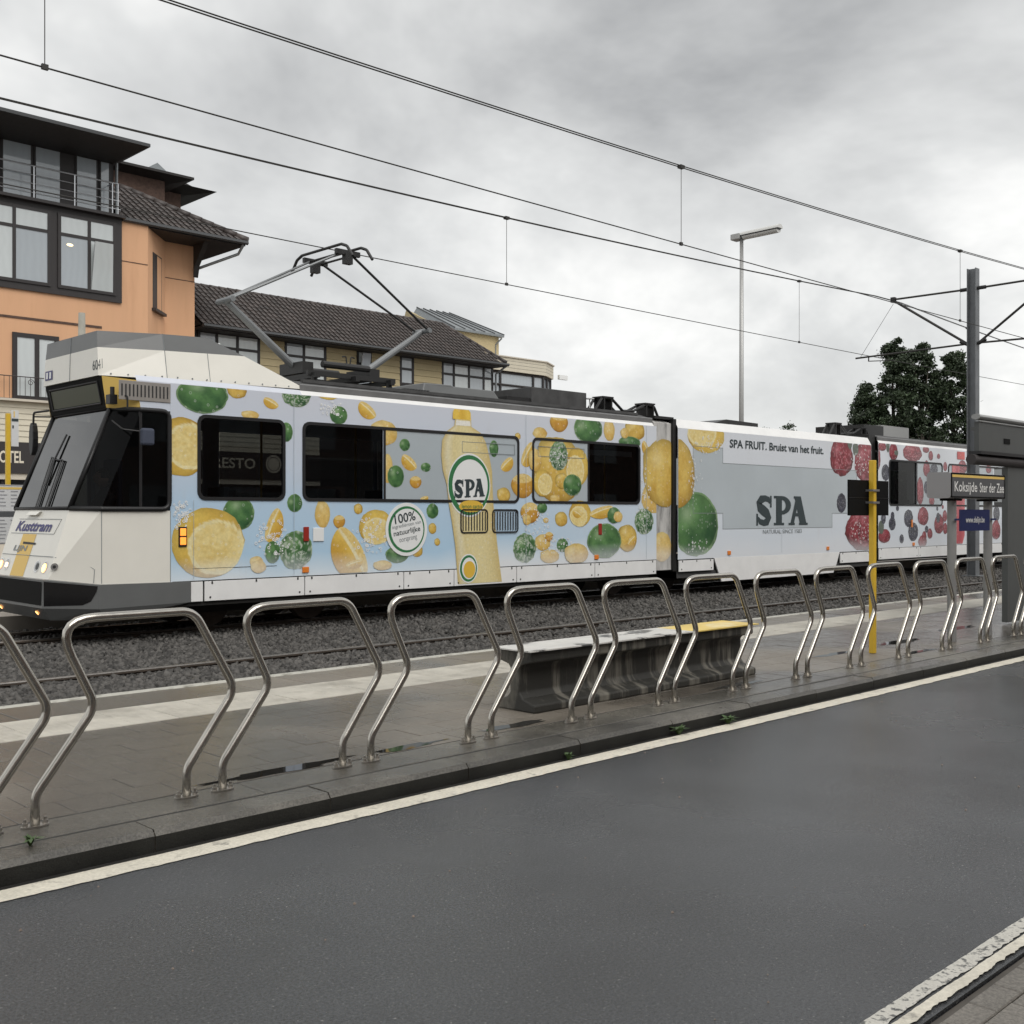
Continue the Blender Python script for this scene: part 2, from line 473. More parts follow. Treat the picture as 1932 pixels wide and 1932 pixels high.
# near pavement with concrete tiles
pav = struct("pavement", MB().box(-60, 160, -12, 1.575, -.14, -.012), M["joint"])
me_t = None
def shared_tile(w, d, h, bev, mt, name):
    mb = MB(); b = bev
    mb.hexa([(-w/2, -d/2, -h), (w/2, -d/2, -h), (w/2, d/2, -h), (-w/2, d/2, -h)],
            [(-w/2, -d/2, -b), (w/2, -d/2, -b), (w/2, d/2, -b), (-w/2, d/2, -b)])
    t = [(-w/2 + b, -d/2 + b, 0), (w/2 - b, -d/2 + b, 0), (w/2 - b, d/2 - b, 0), (-w/2 + b, d/2 - b, 0)]
    mb.f.pop(1); mb.m.pop(1)
    k = len(mb.v); mb.v += t
    mb.f += [[k, k+1, k+2, k+3]] + [[4 + i, 4 + (i + 1) % 4, k + (i + 1) % 4, k + i] for i in range(4)]; mb.m += [0] * 5
    return mb.mesh(name, mt)
def place(name, me, parent, loc, rot=None):
    ob = bpy.data.objects.new(name, me); COL.objects.link(ob)
    ob.parent = parent; ob.location = Vector(loc) - WO[parent.name]
    if rot: ob.rotation_euler = rot
    WO[ob.name] = Vector(loc)
    return ob
near_me = shared_tile(.194, .096, .05, .004, M["near_tile"], "paving_tile")
mrow = 0
for r in range(7):
    v = 1.498 - r * .1
    for c in range(17):
        place("paving_tile", near_me, pav, (3.10 + c * .198 + (.099 if r % 2 else 0), v, .002 + rng.uniform(-.0015, .0015)),
              (rng.uniform(-.006, .006), rng.uniform(-.006, .006), rng.uniform(-.006, .006)))

# platform between the road and the near track
plat = struct("platform", MB().box(-40, 140, V_KERB + .012, V_EDGE - .01, -.14, ZP - .014), M["joint"])
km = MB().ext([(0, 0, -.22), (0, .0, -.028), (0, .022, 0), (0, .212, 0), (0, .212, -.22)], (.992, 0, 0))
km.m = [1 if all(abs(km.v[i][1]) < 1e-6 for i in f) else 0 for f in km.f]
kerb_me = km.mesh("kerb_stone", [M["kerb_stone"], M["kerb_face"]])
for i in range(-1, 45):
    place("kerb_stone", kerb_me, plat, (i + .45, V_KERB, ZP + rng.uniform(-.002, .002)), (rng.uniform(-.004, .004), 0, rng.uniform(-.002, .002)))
band_me = shared_tile(1.994, .298, .1, .004, M["hoop_band"], "band_stone")
for i in range(0, 22):
    place("band_stone", band_me, plat, (i * 2.0 + .2, (V_BAND0 + V_BAND1) / 2 - .008, ZP + .001))
nrow, pw = 7, .29
pd = (V_TACT0 - V_BAND1) / nrow
pav_me = shared_tile(pw - .004, pd - .004, .05, .003, M["paver"], "paver")
cells = []
for c in range(0, 112):
    for r in range(nrow):
        s_ = 1.3 + c * pw + (pw / 2 if r % 2 else 0); v_ = V_BAND1 + (r + .5) * pd
        cells.append((s_ * s_ + v_ * v_, s_, v_))
cells.sort()
fieldmb = MB()
for k, (_, s_, v_) in enumerate(cells):
    z_ = ZP + rng.uniform(-.0012, .0008)
    if k < 300:
        place("paver", pav_me, plat, (s_, v_, z_), (rng.uniform(-.003, .003), rng.uniform(-.003, .003), 0))
    else:
        fieldmb.box(s_ - pw/2 + .002, s_ + pw/2 - .002, v_ - pd/2 + .002, v_ + pd/2 - .002, ZP - .05, z_)
tag(fieldmb.build("paver_field", M["paver_field"], plat, fix=False), kind="stuff")
MB().box(-40, 60, V_KERB + .208, V_BAND0 + .004, ZP - .05, ZP - .0035).build("joint_line", M["joint_dark"], plat)
MB().box(-40, 60, V_BAND1 - .022, V_BAND1 + .006, ZP - .05, ZP - .0025).build("joint_line", M["joint_dark"], plat)  # dark strip in the joint, also standing in for the pavers' shadow line
# ribbed tactile tiles
tw = (V_TACT1 - V_TACT0) / 2
tmb = MB(); a = tw / 2 - .0015
prof = [(-a, -.03)]
nr = 7
for k in range(nr):
    y0 = -a + (k + .18) * 2 * a / nr; y1 = -a + (k + .82) * 2 * a / nr
    prof += [(y0 - .005, -.014), (y0, 0), (y1, 0), (y1 + .005, -.014)]
prof += [(a, -.03)]
tmb.ext([(-a, y, z) for y, z in prof], (2 * a, 0, 0))
tmb.m = [1 if max(tmb.v[i][2] for i in f) < -.01 and len(f) == 4 else 0 for f in tmb.f]
tact_me = tmb.mesh("tactile_tile", [M["tactile"], M["tactile_groove"]])
for c in range(0, 92):
    for r in range(2):
        place("tactile_tile", tact_me, plat, (2.0 + c * tw, V_TACT0 + (r + .5) * tw, ZP + .004 + rng.uniform(-.0015, .0015)))
slab_me = shared_tile(.494, V_EDGE - .12 - V_TACT1 - .006, .05, .004, M["paver"], "border_slab")
edge_me = shared_tile(.994, .116, .25, .006, M["edge_white"], "edge_stone")
for c in range(0, 68):
    place("border_slab", slab_me, plat, (2.3 + c * .5, (V_TACT1 + V_EDGE - .12) / 2, ZP + rng.uniform(-.003, .002)))
for c in range(0, 38):
    place("edge_stone", edge_me, plat, (2.4 + c, V_EDGE - .058, ZP + .003))

def puddle(s, v, rs, rv, seed):
    r_ = random.Random(seed); n = 22; pts = []
    for k in range(n):
        t = 2 * math.pi * k / n; q = 1 + r_.uniform(-.28, .28)
        pts.append((s + rs * q * math.cos(t), v + rv * q * math.sin(t), ZP + .0022))
    MB().poly(pts).build("puddle", M["puddle"], plat, fix=False)
for a_ in ((3.55, 5.57, .5, .06, 1), (4.5, 5.56, .28, .05, 2), (5.5, 5.6, .3, .06, 3), (10.7, 6.05, .34, .06, 5), (12.3, 6.1, .42, .09, 6), (14.3, 6.3, .5, .10, 8), (11.6, 5.52, .35, .05, 9), (8.2, 5.56, .35, .05, 10)): puddle(*a_)
# unseen houses added behind the viewer to shade kerb and hoops, darken glass reflections
hb_ = struct("added_shade_houses", MB().box(-30, 60, -13, -5.5, -.1, 8.2), M["house_brick"])
for k in range(28):
    x = -28 + k * 3.1
    for z0, z1 in ((.9, 2.5), (3.9, 5.5)):
        MB().box(x, x + 1.5, -5.52, -5.46, z0, z1).build("window_pane", M["window_pane"], hb_)
for k in range(9): MB().box(-26.2 + k * 9.3, -25.2 + k * 9.3, -5.53, -5.47, -.05, 2.2).build("door", M["brown_frame"], hb_)
# track bed, ballast, rails
struct("track_bed", MB().box(-40, 160, V_EDGE, 16.2, -.15, -.085), M["ballast_bed"])
def stones(n, s0, s1, v0, v1, r0, r1, seed):
    g = np.random.default_rng(seed)
    base = np.array([(x, y, z) for z in (-1, 1) for y in (-1, 1) for x in (-1, 1)], float)
    F = np.array([(0, 2, 3, 1), (4, 5, 7, 6), (0, 1, 5, 4), (2, 6, 7, 3), (0, 4, 6, 2), (1, 3, 7, 5)])
    u = g.random(n); s = s0 * (s1 / s0) ** u
    v = g.uniform(v0, v1, n)
    rad = g.uniform(r0, r1, n) * (.75 + .5 * g.random(n))
    q = g.normal(size=(n, 4)); q /= np.linalg.norm(q, axis=1)[:, None]
    w, x, y, z = q.T
    Rm = np.stack([1-2*(y*y+z*z), 2*(x*y-z*w), 2*(x*z+y*w), 2*(x*y+z*w), 1-2*(x*x+z*z), 2*(y*z-x*w), 2*(x*z-y*w), 2*(y*z+x*w), 1-2*(x*x+y*y)], -1).reshape(n, 3, 3)
    P = base[None] * g.uniform(.45, 1.0, (n, 8, 3)) * g.uniform(.55, 1.0, (n, 1, 3)) * rad[:, None, None]
    P = np.einsum('nij,nkj->nki', Rm, P)
    hump = -.092 + .035 * g.random(n) + np.where(v < 10.25, .058, 0.0)
    P += np.stack([s, v, hump], -1)[:, None]
    FF = (F[None] + (np.arange(n) * 8)[:, None, None]).reshape(-1, 4)
    return P.reshape(-1, 3), FF
def np_mesh(name, P, FF, mt):
    me = bpy.data.meshes.new(name)
    me.vertices.add(len(P)); me.vertices.foreach_set('co', P.astype(np.float32).ravel())
    k = FF.shape[1]
    me.loops.add(FF.size); me.loops.foreach_set('vertex_index', FF.astype(np.int32).ravel())
    me.polygons.add(len(FF)); me.polygons.foreach_set('loop_start', np.arange(0, FF.size, k, dtype=np.int32))
    me.polygons.foreach_set('loop_total', np.full(len(FF), k, dtype=np.int32))
    me.update(calc_edges=True); me.validate()
    me.materials.append(mt)
    return me
P1, F1 = stones(52000, 2.6, 42, 8.97, 13.4, .026, .043, 1)
P2, F2 = stones(12000, 4.5, 42, 13.4, 16.1, .022, .036, 2)
me = np_mesh("ballast", np.vstack([P1, P2]), np.vstack([F1, F2 + len(P1)]), M["ballast"])
tag(link("ballast", me), "dark crushed stone ballast between and beside the rails", "ballast", kind="stuff")
for v, nm in ((9.88, "running rail closest to the platform edge of the empty near track"), (10.88, "inner running rail of the empty near track, rising from the ballast"),
              (14.37, "rail under the near-side wheels of the tram"), (15.37, "rail under the far-side wheels of the tram")):
    t = thing("rail", nm, "rail", (0, v, 0), "tram rails in ballast")
    MB().ext([(-30, v - .03, -.012), (-30, v - .03, -.03), (-30, v - .008, -.045), (-30, v - .008, -.10), (-30, v - .06, -.115), (-30, v - .06, -.13), (-30, v + .06, -.13),
              (-30, v + .06, -.115), (-30, v + .008, -.10), (-30, v + .008, -.045), (-30, v + .03, -.03), (-30, v + .03, -.012)], (150, 0, 0)).build("rail_web", M["rail_side"], t)
    MB().ext([(-30, v - .0295, -.011), (-30, v - .022, 0), (-30, v + .022, 0), (-30, v + .0295, -.011)], (150, 0, 0)).build("rail_head", M["rail_head"], t)
# far platform, street and pavement
fp = struct("far_platform", MB().box(-40, 140, 16.2, 19.3, -.15, .15), M["far_platform"])
struct("far_street", MB().box(-60, 140, 19.302, 25.5, -.15, .0), M["asphalt"])
struct("far_pavement", MB().box(-60, 140, 25.502, 34, -.15, .12), M["far_paving"])

# weeds at the kerb
def weed(name, label, c, h, n, seed):
    r_ = random.Random(seed); t = thing(name, label, "weed", c, "weeds growing along the kerb")
    mb = MB(); c = Vector(c)
    for _ in range(n):
        a = r_.uniform(0, 6.28); l = h * r_.uniform(.5, 1.1); lean = r_.uniform(.3, 1.1)
        d = Vector((math.cos(a), math.sin(a), 0)); p = Vector((-d.y, d.x, 0)); w = l * .16
        q0 = c + d * .005; q1 = c + d * l * .4 * lean + Vector((0, 0, l * .5)); q2 = c + d * l * lean + Vector((0, 0, l * (.9 - .45 * lean)))
        mb.add([q0 - p * w * .3, q0 + p * w * .3, q1 + p * w, q1 - p * w, q2], [(0, 1, 2, 3), (3, 2, 4)])
    mb.build("leaves", M["weed"], t, fix=False)
weed("kerb_weed", "small leafy green weed in the gutter below the bench's left end", (5.28, 4.885, 0), .075, 16, 1)
weed("kerb_weed", "green dandelion-like weed in the gutter in front of the bench", (6.45, 4.88, 0), .10, 20, 2)
weed("kerb_weed", "sprawling weed tuft by the kerb left of the yellow pole", (7.05, 4.87, 0), .10, 22, 3)
weed("kerb_weed", "grassy tuft growing in the kerb joint at the left edge", (1.93, 5.10, ZP), .07, 26, 4)

# ------------------------------------------------------------------ zigzag hoops
hp = [(0, 0), (0, .15), (.297, .545), (.09, .985), (.83, .985), (1.075, .545), (.787, .15), (.787, 0)]
path = fillet([(x, 0, z) for x, z in hp], [0, .12, .11, .13, .13, .11, .12, 0], 7)
tube_me = MB().tube(path, .0225, 14).mesh("tube", M["steel"], smooth=True)
def plate_mesh(x):
    mb = MB(); mb.ext([(x + .068 * math.cos(t) * (1 if abs(math.cos(t)) > .3 else .8), .034 * math.sin(t), .001) for t in [2 * math.pi * k / 14 for k in range(14)]], (0, 0, .008))
    return mb.mesh("base_plate", M["bolt_steel"])
def bolt_mesh(x):
    mb = MB(); mb.tube([(x, 0, .0085), (x, 0, .026)], .014, 6); mb.tube([(x, 0, .026), (x, 0, .042)], .0075, 8)
    return mb.mesh("bolt", M["bolt_steel"])
pl = [plate_mesh(0), plate_mesh(.787)]; bl = [[bolt_mesh(-.048), bolt_mesh(.048)], [bolt_mesh(.739), bolt_mesh(.835)]]
names = ["zigzag steel hoop cut off by the left edge of the picture", "largest whole zigzag steel hoop, first from the left", "second whole zigzag steel hoop from the left",
         "third whole zigzag steel hoop from the left, just before the bench", "zigzag steel hoop standing before the bench's left end", "zigzag steel hoop before the middle of the bench",
         "zigzag steel hoop before the yellow end of the bench seat", "zigzag steel hoop just right of the bench", "zigzag steel hoop left of the yellow pole",
         "zigzag steel hoop directly in front of the yellow pole", "first zigzag steel hoop right of the yellow pole", "zigzag steel hoop left of the stop sign's first post",
         "zigzag steel hoop between the two posts of the stop name sign", "zigzag steel hoop in front of the grey shelter column", "rightmost zigzag steel hoop, cut by the right edge"]
for i, lb in enumerate(names):
    t = thing("hoop_railing", lb, "railing", (1.06 + i, 5.385, ZP + .001), "zigzag steel hoops along the kerb")
    ry = (rng.uniform(-.004, .004), rng.uniform(-.004, .004), rng.uniform(-.012, .012))
    t.rotation_euler = ry
    for nm_, me_ in (("tube", tube_me), ("base_plate", pl[0]), ("base_plate", pl[1])):
        o = bpy.data.objects.new(nm_, me_); COL.objects.link(o); o.parent = t
        if nm_ == "base_plate":
            for bm_ in bl[pl.index(me_)]:
                b_ = bpy.data.objects.new("bolt", bm_); COL.objects.link(b_); b_.parent = o

# ------------------------------------------------------------------ concrete bench
bs0, bs1, bv = 5.9, 8.86, 6.02
bt = thing("concrete_bench", "long concrete I-beam bench with a white and yellow seat plate behind the hoops", "bench", (bs0, bv, ZP))
pr = [(-.215, 0), (.215, 0), (.215, .06), (.085, .10), (.05, .14), (.048, .325), (.07, .35), (.185, .378), (.185, .462), (-.185, .462), (-.185, .378), (-.07, .35), (-.048, .325), (-.05, .14), (-.085, .10), (-.215, .06)]
bo = MB().ext([(bs0, bv + a, ZP + b) for a, b in pr], (bs1 - bs0, 0, 0)).build("beam", M["bench_concrete"], bt, bevel=.012)
sp = 7.9
MB().box(bs0 - .05, sp - .002, bv - .22, bv + .2, ZP + .464, ZP + .474).build("seat_plate", M["bench_plate"], bt)
MB().box(sp, bs1 + .04, bv - .22, bv + .2, ZP + .464, ZP + .474).build("yellow_seat_plate", M["bench_yellow"], bt)

# ------------------------------------------------------------------ yellow pole with black panel seen from behind
yp = thing("sign_pole", "yellow square pole carrying a black sign panel seen from behind", "sign", (11.09, 5.80, ZP))
MB().box(11.06, 11.12, 5.77, 5.83, ZP + .002, 2.18).build("pole", M["sign_yellow"], yp, bevel=.006)
pn = MB().box(10.67, 11.54, 5.845, 5.868, 1.585, 1.965).build("panel", M["sign_black"], yp, bevel=.004)
MB().box(10.67, 11.54, 5.842, 5.846, 1.772, 1.778).build("rib", M["black_rubber"], pn)
for z in (1.725, 1.855):
    c_ = MB().box(11.025, 11.155, 5.756, 5.764, z - .011, z + .011)
    for x in (11.02, 11.150): c_.box(x, x + .012, 5.757, 5.846, z - .011, z + .011)
    c_.build("clamp", M["clamp"], yp)

# ------------------------------------------------------------------ stop name sign
def text_mb(body, O, U, W, bold=0.0, shear=0.0, res=3):
    cu = bpy.data.curves.new("text", 'FONT'); cu.body = body; cu.offset = bold; cu.resolution_u = res; cu.shear = shear
    ob = bpy.data.objects.new("text", cu); COL.objects.link(ob)
    dg = bpy.context.evaluated_depsgraph_get(); dg.update()
    me = bpy.data.meshes.new_from_object(ob.evaluated_get(dg))
    co = np.empty(len(me.vertices) * 3, np.float32); me.vertices.foreach_get('co', co); co = co.reshape(-1, 3)
    lo, hi = co.min(0), co.max(0)
    O, U, W = Vector(O), Vector(U), Vector(W)
    mb = MB()
    mb.v = [tuple(O + U * float((c[0] - lo[0]) / (hi[0] - lo[0])) + W * float((c[1] - lo[1]) / (hi[1] - lo[1]))) for c in co]
    mb.f = [list(p.vertices) for p in me.polygons]; mb.m = [0] * len(mb.f)
    bpy.data.objects.remove(ob); bpy.data.curves.remove(cu); bpy.data.meshes.remove(me)
    return mb
ss = thing("stop_name_sign", "grey tram stop name sign with yellow stripe on two posts", "sign", (13.25, 5.70, ZP))
y0, y1 = 5.55, 5.84
cs = MB().ext([(12.46, a, b) for a, b in rrect(y0 + .004, y1, 1.785, 2.085, .035)], (1.53, 0, 0)).build("sign_case", M["sign_case"], ss)
smooth_by_angle(cs)
fr = MB()
o_ = rrect(12.462, 13.988, 1.79, 2.08, .022); i_ = rrect(12.482, 13.968, 1.808, 2.062, .014)
n = len(o_)
fr.add([(a, y0 - .004, b) for a, b in o_] + [(a, y0 - .004, b) for a, b in i_] + [(a, y0 + .01, b) for a, b in o_], [(k, (k+1) % n, n + (k+1) % n, n + k) for k in range(n)] + [(k, (k+1) % n, 2*n + (k+1) % n, 2*n + k) for k in range(n)])
fr.build("frame", M["sign_black"], ss)
MB().quad((12.482, y0, 1.808), (13.968, y0, 1.808), (13.968, y0, 2.062), (12.482, y0, 2.062)).build("face", M["sign_grey"], ss)
MB().quad((12.486, y0 - .002, 2.028), (13.964, y0 - .002, 2.028), (13.964, y0 - .002, 2.058), (12.486, y0 - .002, 2.058)).build("stripe", M["letter_yellow"], ss)
text_mb("Koksijde", (12.545, y0 - .003, 1.825), (.62, 0, 0), (0, 0, .155), .012).build("lettering", M["letter_pale"], ss, fix=False)
text_mb("Ster der Zee", (13.235, y0 - .003, 1.86), (.715, 0, 0), (0, 0, .118), .012).build("lettering", M["letter_pale"], ss, fix=False)
for x in (12.77, 13.79):
    MB().tube([(x, 5.68, ZP + .002), (x, 5.68, 1.755)], .052, 18).build("post", M["post_grey"], ss, smooth=False)
    MB().box(x - .1, x + .1, 5.60, 5.78, 1.757, 1.783).build("bracket", M["sign_black"], ss)
bp_ = MB().box(12.845, 13.70, 5.62, 5.626, 1.40, 1.655).build("web_plate", M["blue_plate"], ss)
text_mb("www.delijn.be", (13.01, 5.616, 1.475), (.53, 0, 0), (0, 0, .095), .006).build("lettering", M["letter_pale"], bp_, fix=False)
for x in (12.77, 13.79):
    MB().box(x - .075, x + .075, 5.608, 5.616, 1.525, 1.548).build("strap", M["blue_plate"], ss)

# ------------------------------------------------------------------ shelter at the right edge
sh = thing("tram_shelter", "dark grey tram shelter with deep header at the right edge", "shelter", (16.5, 7.0, ZP))
fa = MB().box(14.29, 19.0, 6.0, 6.06, 2.42, 2.80).build("header_panel", M["shelter_grey"], sh)
MB().box(15.08, 15.28, 5.992, 5.999, 2.545, 2.615).build("camera_window", M["sign_black"], fa)
MB().box(14.27, 19.0, 5.985, 5.999, 2.80, 2.815).build("trim_strip", M["shelter_light"], sh)
tp = MB().ext([(14.24, 6.02 + .06 * math.cos(t), 2.86 + .036 * math.sin(t)) for t in [2*math.pi*k/14 for k in range(14)]], (4.8, 0, 0)).build("top_rail", M["shelter_light"], sh)
smooth_by_angle(tp)
MB().box(14.22, 19.0, 5.94, 6.10, 2.375, 2.416).build("ledge", M["black_rubber"], sh)
rl = MB().tube([(14.12, 6.03, 2.305), (19, 6.03, 2.305)], .068, 16).build("roller", M["fascia_dark"], sh)
smooth_by_angle(rl)
MB().box(15.27, 19.0, 6.02, 6.10, ZP + .03, 2.24).build("wall_panel", M["shelter_grey"], sh)
MB().box(15.2, 19.0, 6.12, 6.5, 2.76, 2.80).build("canopy", M["shelter_grey"], sh)

# ------------------------------------------------------------------ catenary mast and wires
ms, mv = 29.4, 12.5
ma = thing("catenary_mast", "grey steel H-beam catenary mast between the two tracks", "mast", (ms, mv, -.1))
b_ = MB().box(ms - .12, ms + .12, mv - .12, mv - .1, -.09, 8.15)
b_.box(ms - .12, ms + .12, mv + .1, mv + .12, -.09, 8.15).box(ms - .008, ms + .008, mv - .0995, mv + .0995, -.09, 8.15)
b_.build("h_beam", M["pole_galv"], ma)
MB().box(ms - .22, ms + .22, mv - .22, mv + .22, -.10, -.03).build("foot_plate", M["pole_galv"], ma)
def cantilever(sg, vw, nm):
    c = MB()
    o = c.tube([(ms, mv + sg * .12, 7.62), (ms, vw, 7.64)], .028, 8).build("top_tie", M["wire"], ma)
    MB().tube([(ms, mv + sg * .12, 6.14), (ms, vw - sg * .05, 7.58)], .034, 8).build("strut", M["wire"], ma)
    r = MB().tube([(ms, mv + sg * .14, 6.16), (ms, vw + sg * 1.15, 6.10)], .026, 8).build("registration_tube", M["wire"], ma)
    g = MB().tube([(ms, vw + sg * .75, 6.10), (ms, vw + sg * .75, 5.97)], .02, 6)
    g.tube([(ms, vw + sg * .75, 5.98), (ms, vw - sg * .02, 5.93)], .014, 6).build("steady_arm", M["wire"], ma)
    MB().tube([(ms, vw + sg * 1.0, 6.12), (ms, vw, 7.52)], .006, 5).build("stay_wire", M["wire"], ma)
    for z in (7.62, 6.14):
        MB().tube([(ms, mv + sg * .13, z), (ms, mv + sg * .34, z if z > 7 else z + .1)], .05, 10).build("insulator", M["panto_dark"], ma)
    MB().box(ms - .06, ms + .06, vw - .06, vw + .06, 7.56, 7.70).build("wire_clamp", M["panto_dark"], ma)
cantilever(1, 14.75, "far"); cantilever(-1, 10.38, "near")
def mz1(s): return 6.694 + .01046 * s + .000685 * s * s if s < 29.4 else 7.594 - .05 * (s - 29.4) + .0011 * (s - 29.4) ** 2
def mz2(s): return 6.944 + .00336 * s + .000737 * s * s if s < 29.4 else 7.68 - .05 * (s - 29.4) + .0011 * (s - 29.4) ** 2
def cz1(s): return 5.75 + .00010 * s * s if s < 29.4 else 5.836 + .001 * (s - 29.4)
def cz2(s): return 5.88 + .00008 * s * s + (.0 if s < 29.4 else .004 * (s - 29.4))
SS = [-6 + 1.5 * k for k in range(46)]
def wire(name, label, cat, f, v, r, twin=0):
    o = MB()
    if twin:
        for dv in (-twin, twin): o.tube([(s, v + dv, f(s)) for s in SS], r, 6)
    else: o.tube([(s, v, f(s)) for s in SS], r, 6)
    ob = o.build(name, M["wire"], None, base=(0, v, f(0)), fix=False)
    return tag(ob, label, cat, "overhead tram wires")
w1 = wire("messenger_wire", "topmost sagging twin messenger wire over the near track", "wire", mz1, 10.38, .0085, .03)
wire("contact_wire", "contact wire of the near track hanging under the topmost messenger", "wire", cz1, 10.38, .0085)
w2 = wire("messenger_wire", "twin messenger wire over the tram, held by the mast bracket", "wire", mz2, 14.85, .0085, .022)
wire("contact_wire", "lowest overhead wire, touched by the tram's pantograph", "wire", cz2, 14.85, .0085)
for w, f, g, v, ss_ in ((w1, mz1, cz1, 10.38, (4.06, 13.78, 23.75, 33.5)), (w2, mz2, cz2, 14.85, (4.2, 14.35, 24.6, 34.5))):
    for s in ss_:
        d_ = MB().tube([(s, v, g(s)), (s, v, f(s))], .005, 5)
        d_.box(s - .05, s + .05, v - .035, v + .035, f(s) - .03, f(s) + .02).box(s - .03, s + .03, v - .015, v + .015, g(s) - .02, g(s) + .03)
        d_.build("dropper", M["wire"], w)

# ------------------------------------------------------------------ street lamp behind the tram
lp = thing("street_lamp", "tall slim grey street lamp rising behind the tram", "street lamp", (28.2, 19.0, .15))
MB().tube([(28.2, 19.0, .15), (28.22, 19.0, 9.95)], .085, 12, r1=.055).build("pole", M["lamp_metal"], lp, smooth=True)
MB().box(28.06, 28.38, 18.98, 19.30, 9.88, 10.06).build("end_box", M["lamp_metal"], lp, bevel=.02)
MB().box(28.13, 28.31, 17.70, 18.978, 9.955, 9.985).build("lamp_arm", M["sign_grey"], lp)
hd = MB().ext([(28.22 + .13 * math.cos(t), 17.66, 9.99 + .12 * math.sin(t)) for t in [math.pi * k / 8 for k in range(9)]], (0, 1.31, 0)).build("lamp_cover", M["lamp_lens"], lp)
smooth_by_angle(hd)
ln = MB().ext([(28.22 + .12 * math.cos(t), 17.72, 9.95 + .09 * math.sin(t)) for t in [-math.pi * k / 8 for k in range(9)]], (0, 1.2, 0)).build("lamp_lens", M["lamp_lens"], lp)
smooth_by_angle(ln)

# ------------------------------------------------------------------ stop post on the far platform
st = thing("stop_post", "yellow stop post with flag and timetable case beside the tram's nose", "sign", (6.64, 18.5, .15))
MB().box(6.61, 6.68, 18.47, 18.53, .152, 3.23).build("pole", M["sign_yellow"], st, bevel=.006)
fl = MB().box(6.685, 6.80, 18.46, 18.485, 2.70, 3.285).build("flag", M["paper"], st)
MB().box(6.69, 6.795, 18.456, 18.459, 3.105, 3.15).box(6.70, 6.722, 18.456, 18.459, 2.99, 3.04).build("print", M["text_dark"], fl)
MB().box(6.72, 6.738, 18.456, 18.459, 3.17, 3.27).build("logo", M["letter_yellow"], fl)
ca = MB().box(6.40, 6.87, 18.42, 18.46, 1.115, 2.075).build("timetable_case", M["sign_case"], st, bevel=.008)
MB().quad((6.43, 18.416, 1.65), (6.845, 18.416, 1.65), (6.845, 18.416, 2.05), (6.43, 18.416, 2.05)).quad((6.43, 18.416, 1.14), (6.845, 18.416, 1.14), (6.845, 18.416, 1.55), (6.43, 18.416, 1.55)).build("timetable", M["paper"], ca)
MB().quad((6.43, 18.414, 1.565), (6.845, 18.414, 1.565), (6.845, 18.414, 1.635), (6.43, 18.414, 1.635)).build("photo_strip", M["sign_grey"], ca)
MB().quad((6.45, 18.413, 2.0), (6.835, 18.413, 2.0), (6.835, 18.413, 2.035), (6.45, 18.413, 2.035)).build("heading", M["letter_yellow"], ca)
ink = MB()
for c in range(2):
    for r in range(13):
        z = 1.96 - r * .058 if r < 5 else 1.90 - r * .058
        if 1.55 < z < 1.66: continue
        ink.box(6.46 + c * .2, 6.46 + c * .2 + rng.uniform(.09, .15), 18.412, 18.414, z, z + .014)
ink.build("timetable_lines", M["paper_ink"], ca)
cp = thing("concrete_post", "tapered concrete post top rising behind the tram's cab roof", "post", (7.9, 18.6, .15))
MB().tube([(7.9, 18.6, .152), (7.9, 18.6, 5.03)], .13, 14, r1=.055).build("shaft", M["concrete_post"], cp, smooth=True)
# ------------------------------------------------------------------ tram
VN, VF, VC = 13.62, 16.12, 14.87
tram = thing("tram", "white articulated tram wrapped in citrus and berry advertising, pantograph raised", "tram", (6, VC, 0))
def mir(p): return (p[0], 2 * VC - p[1], p[2])

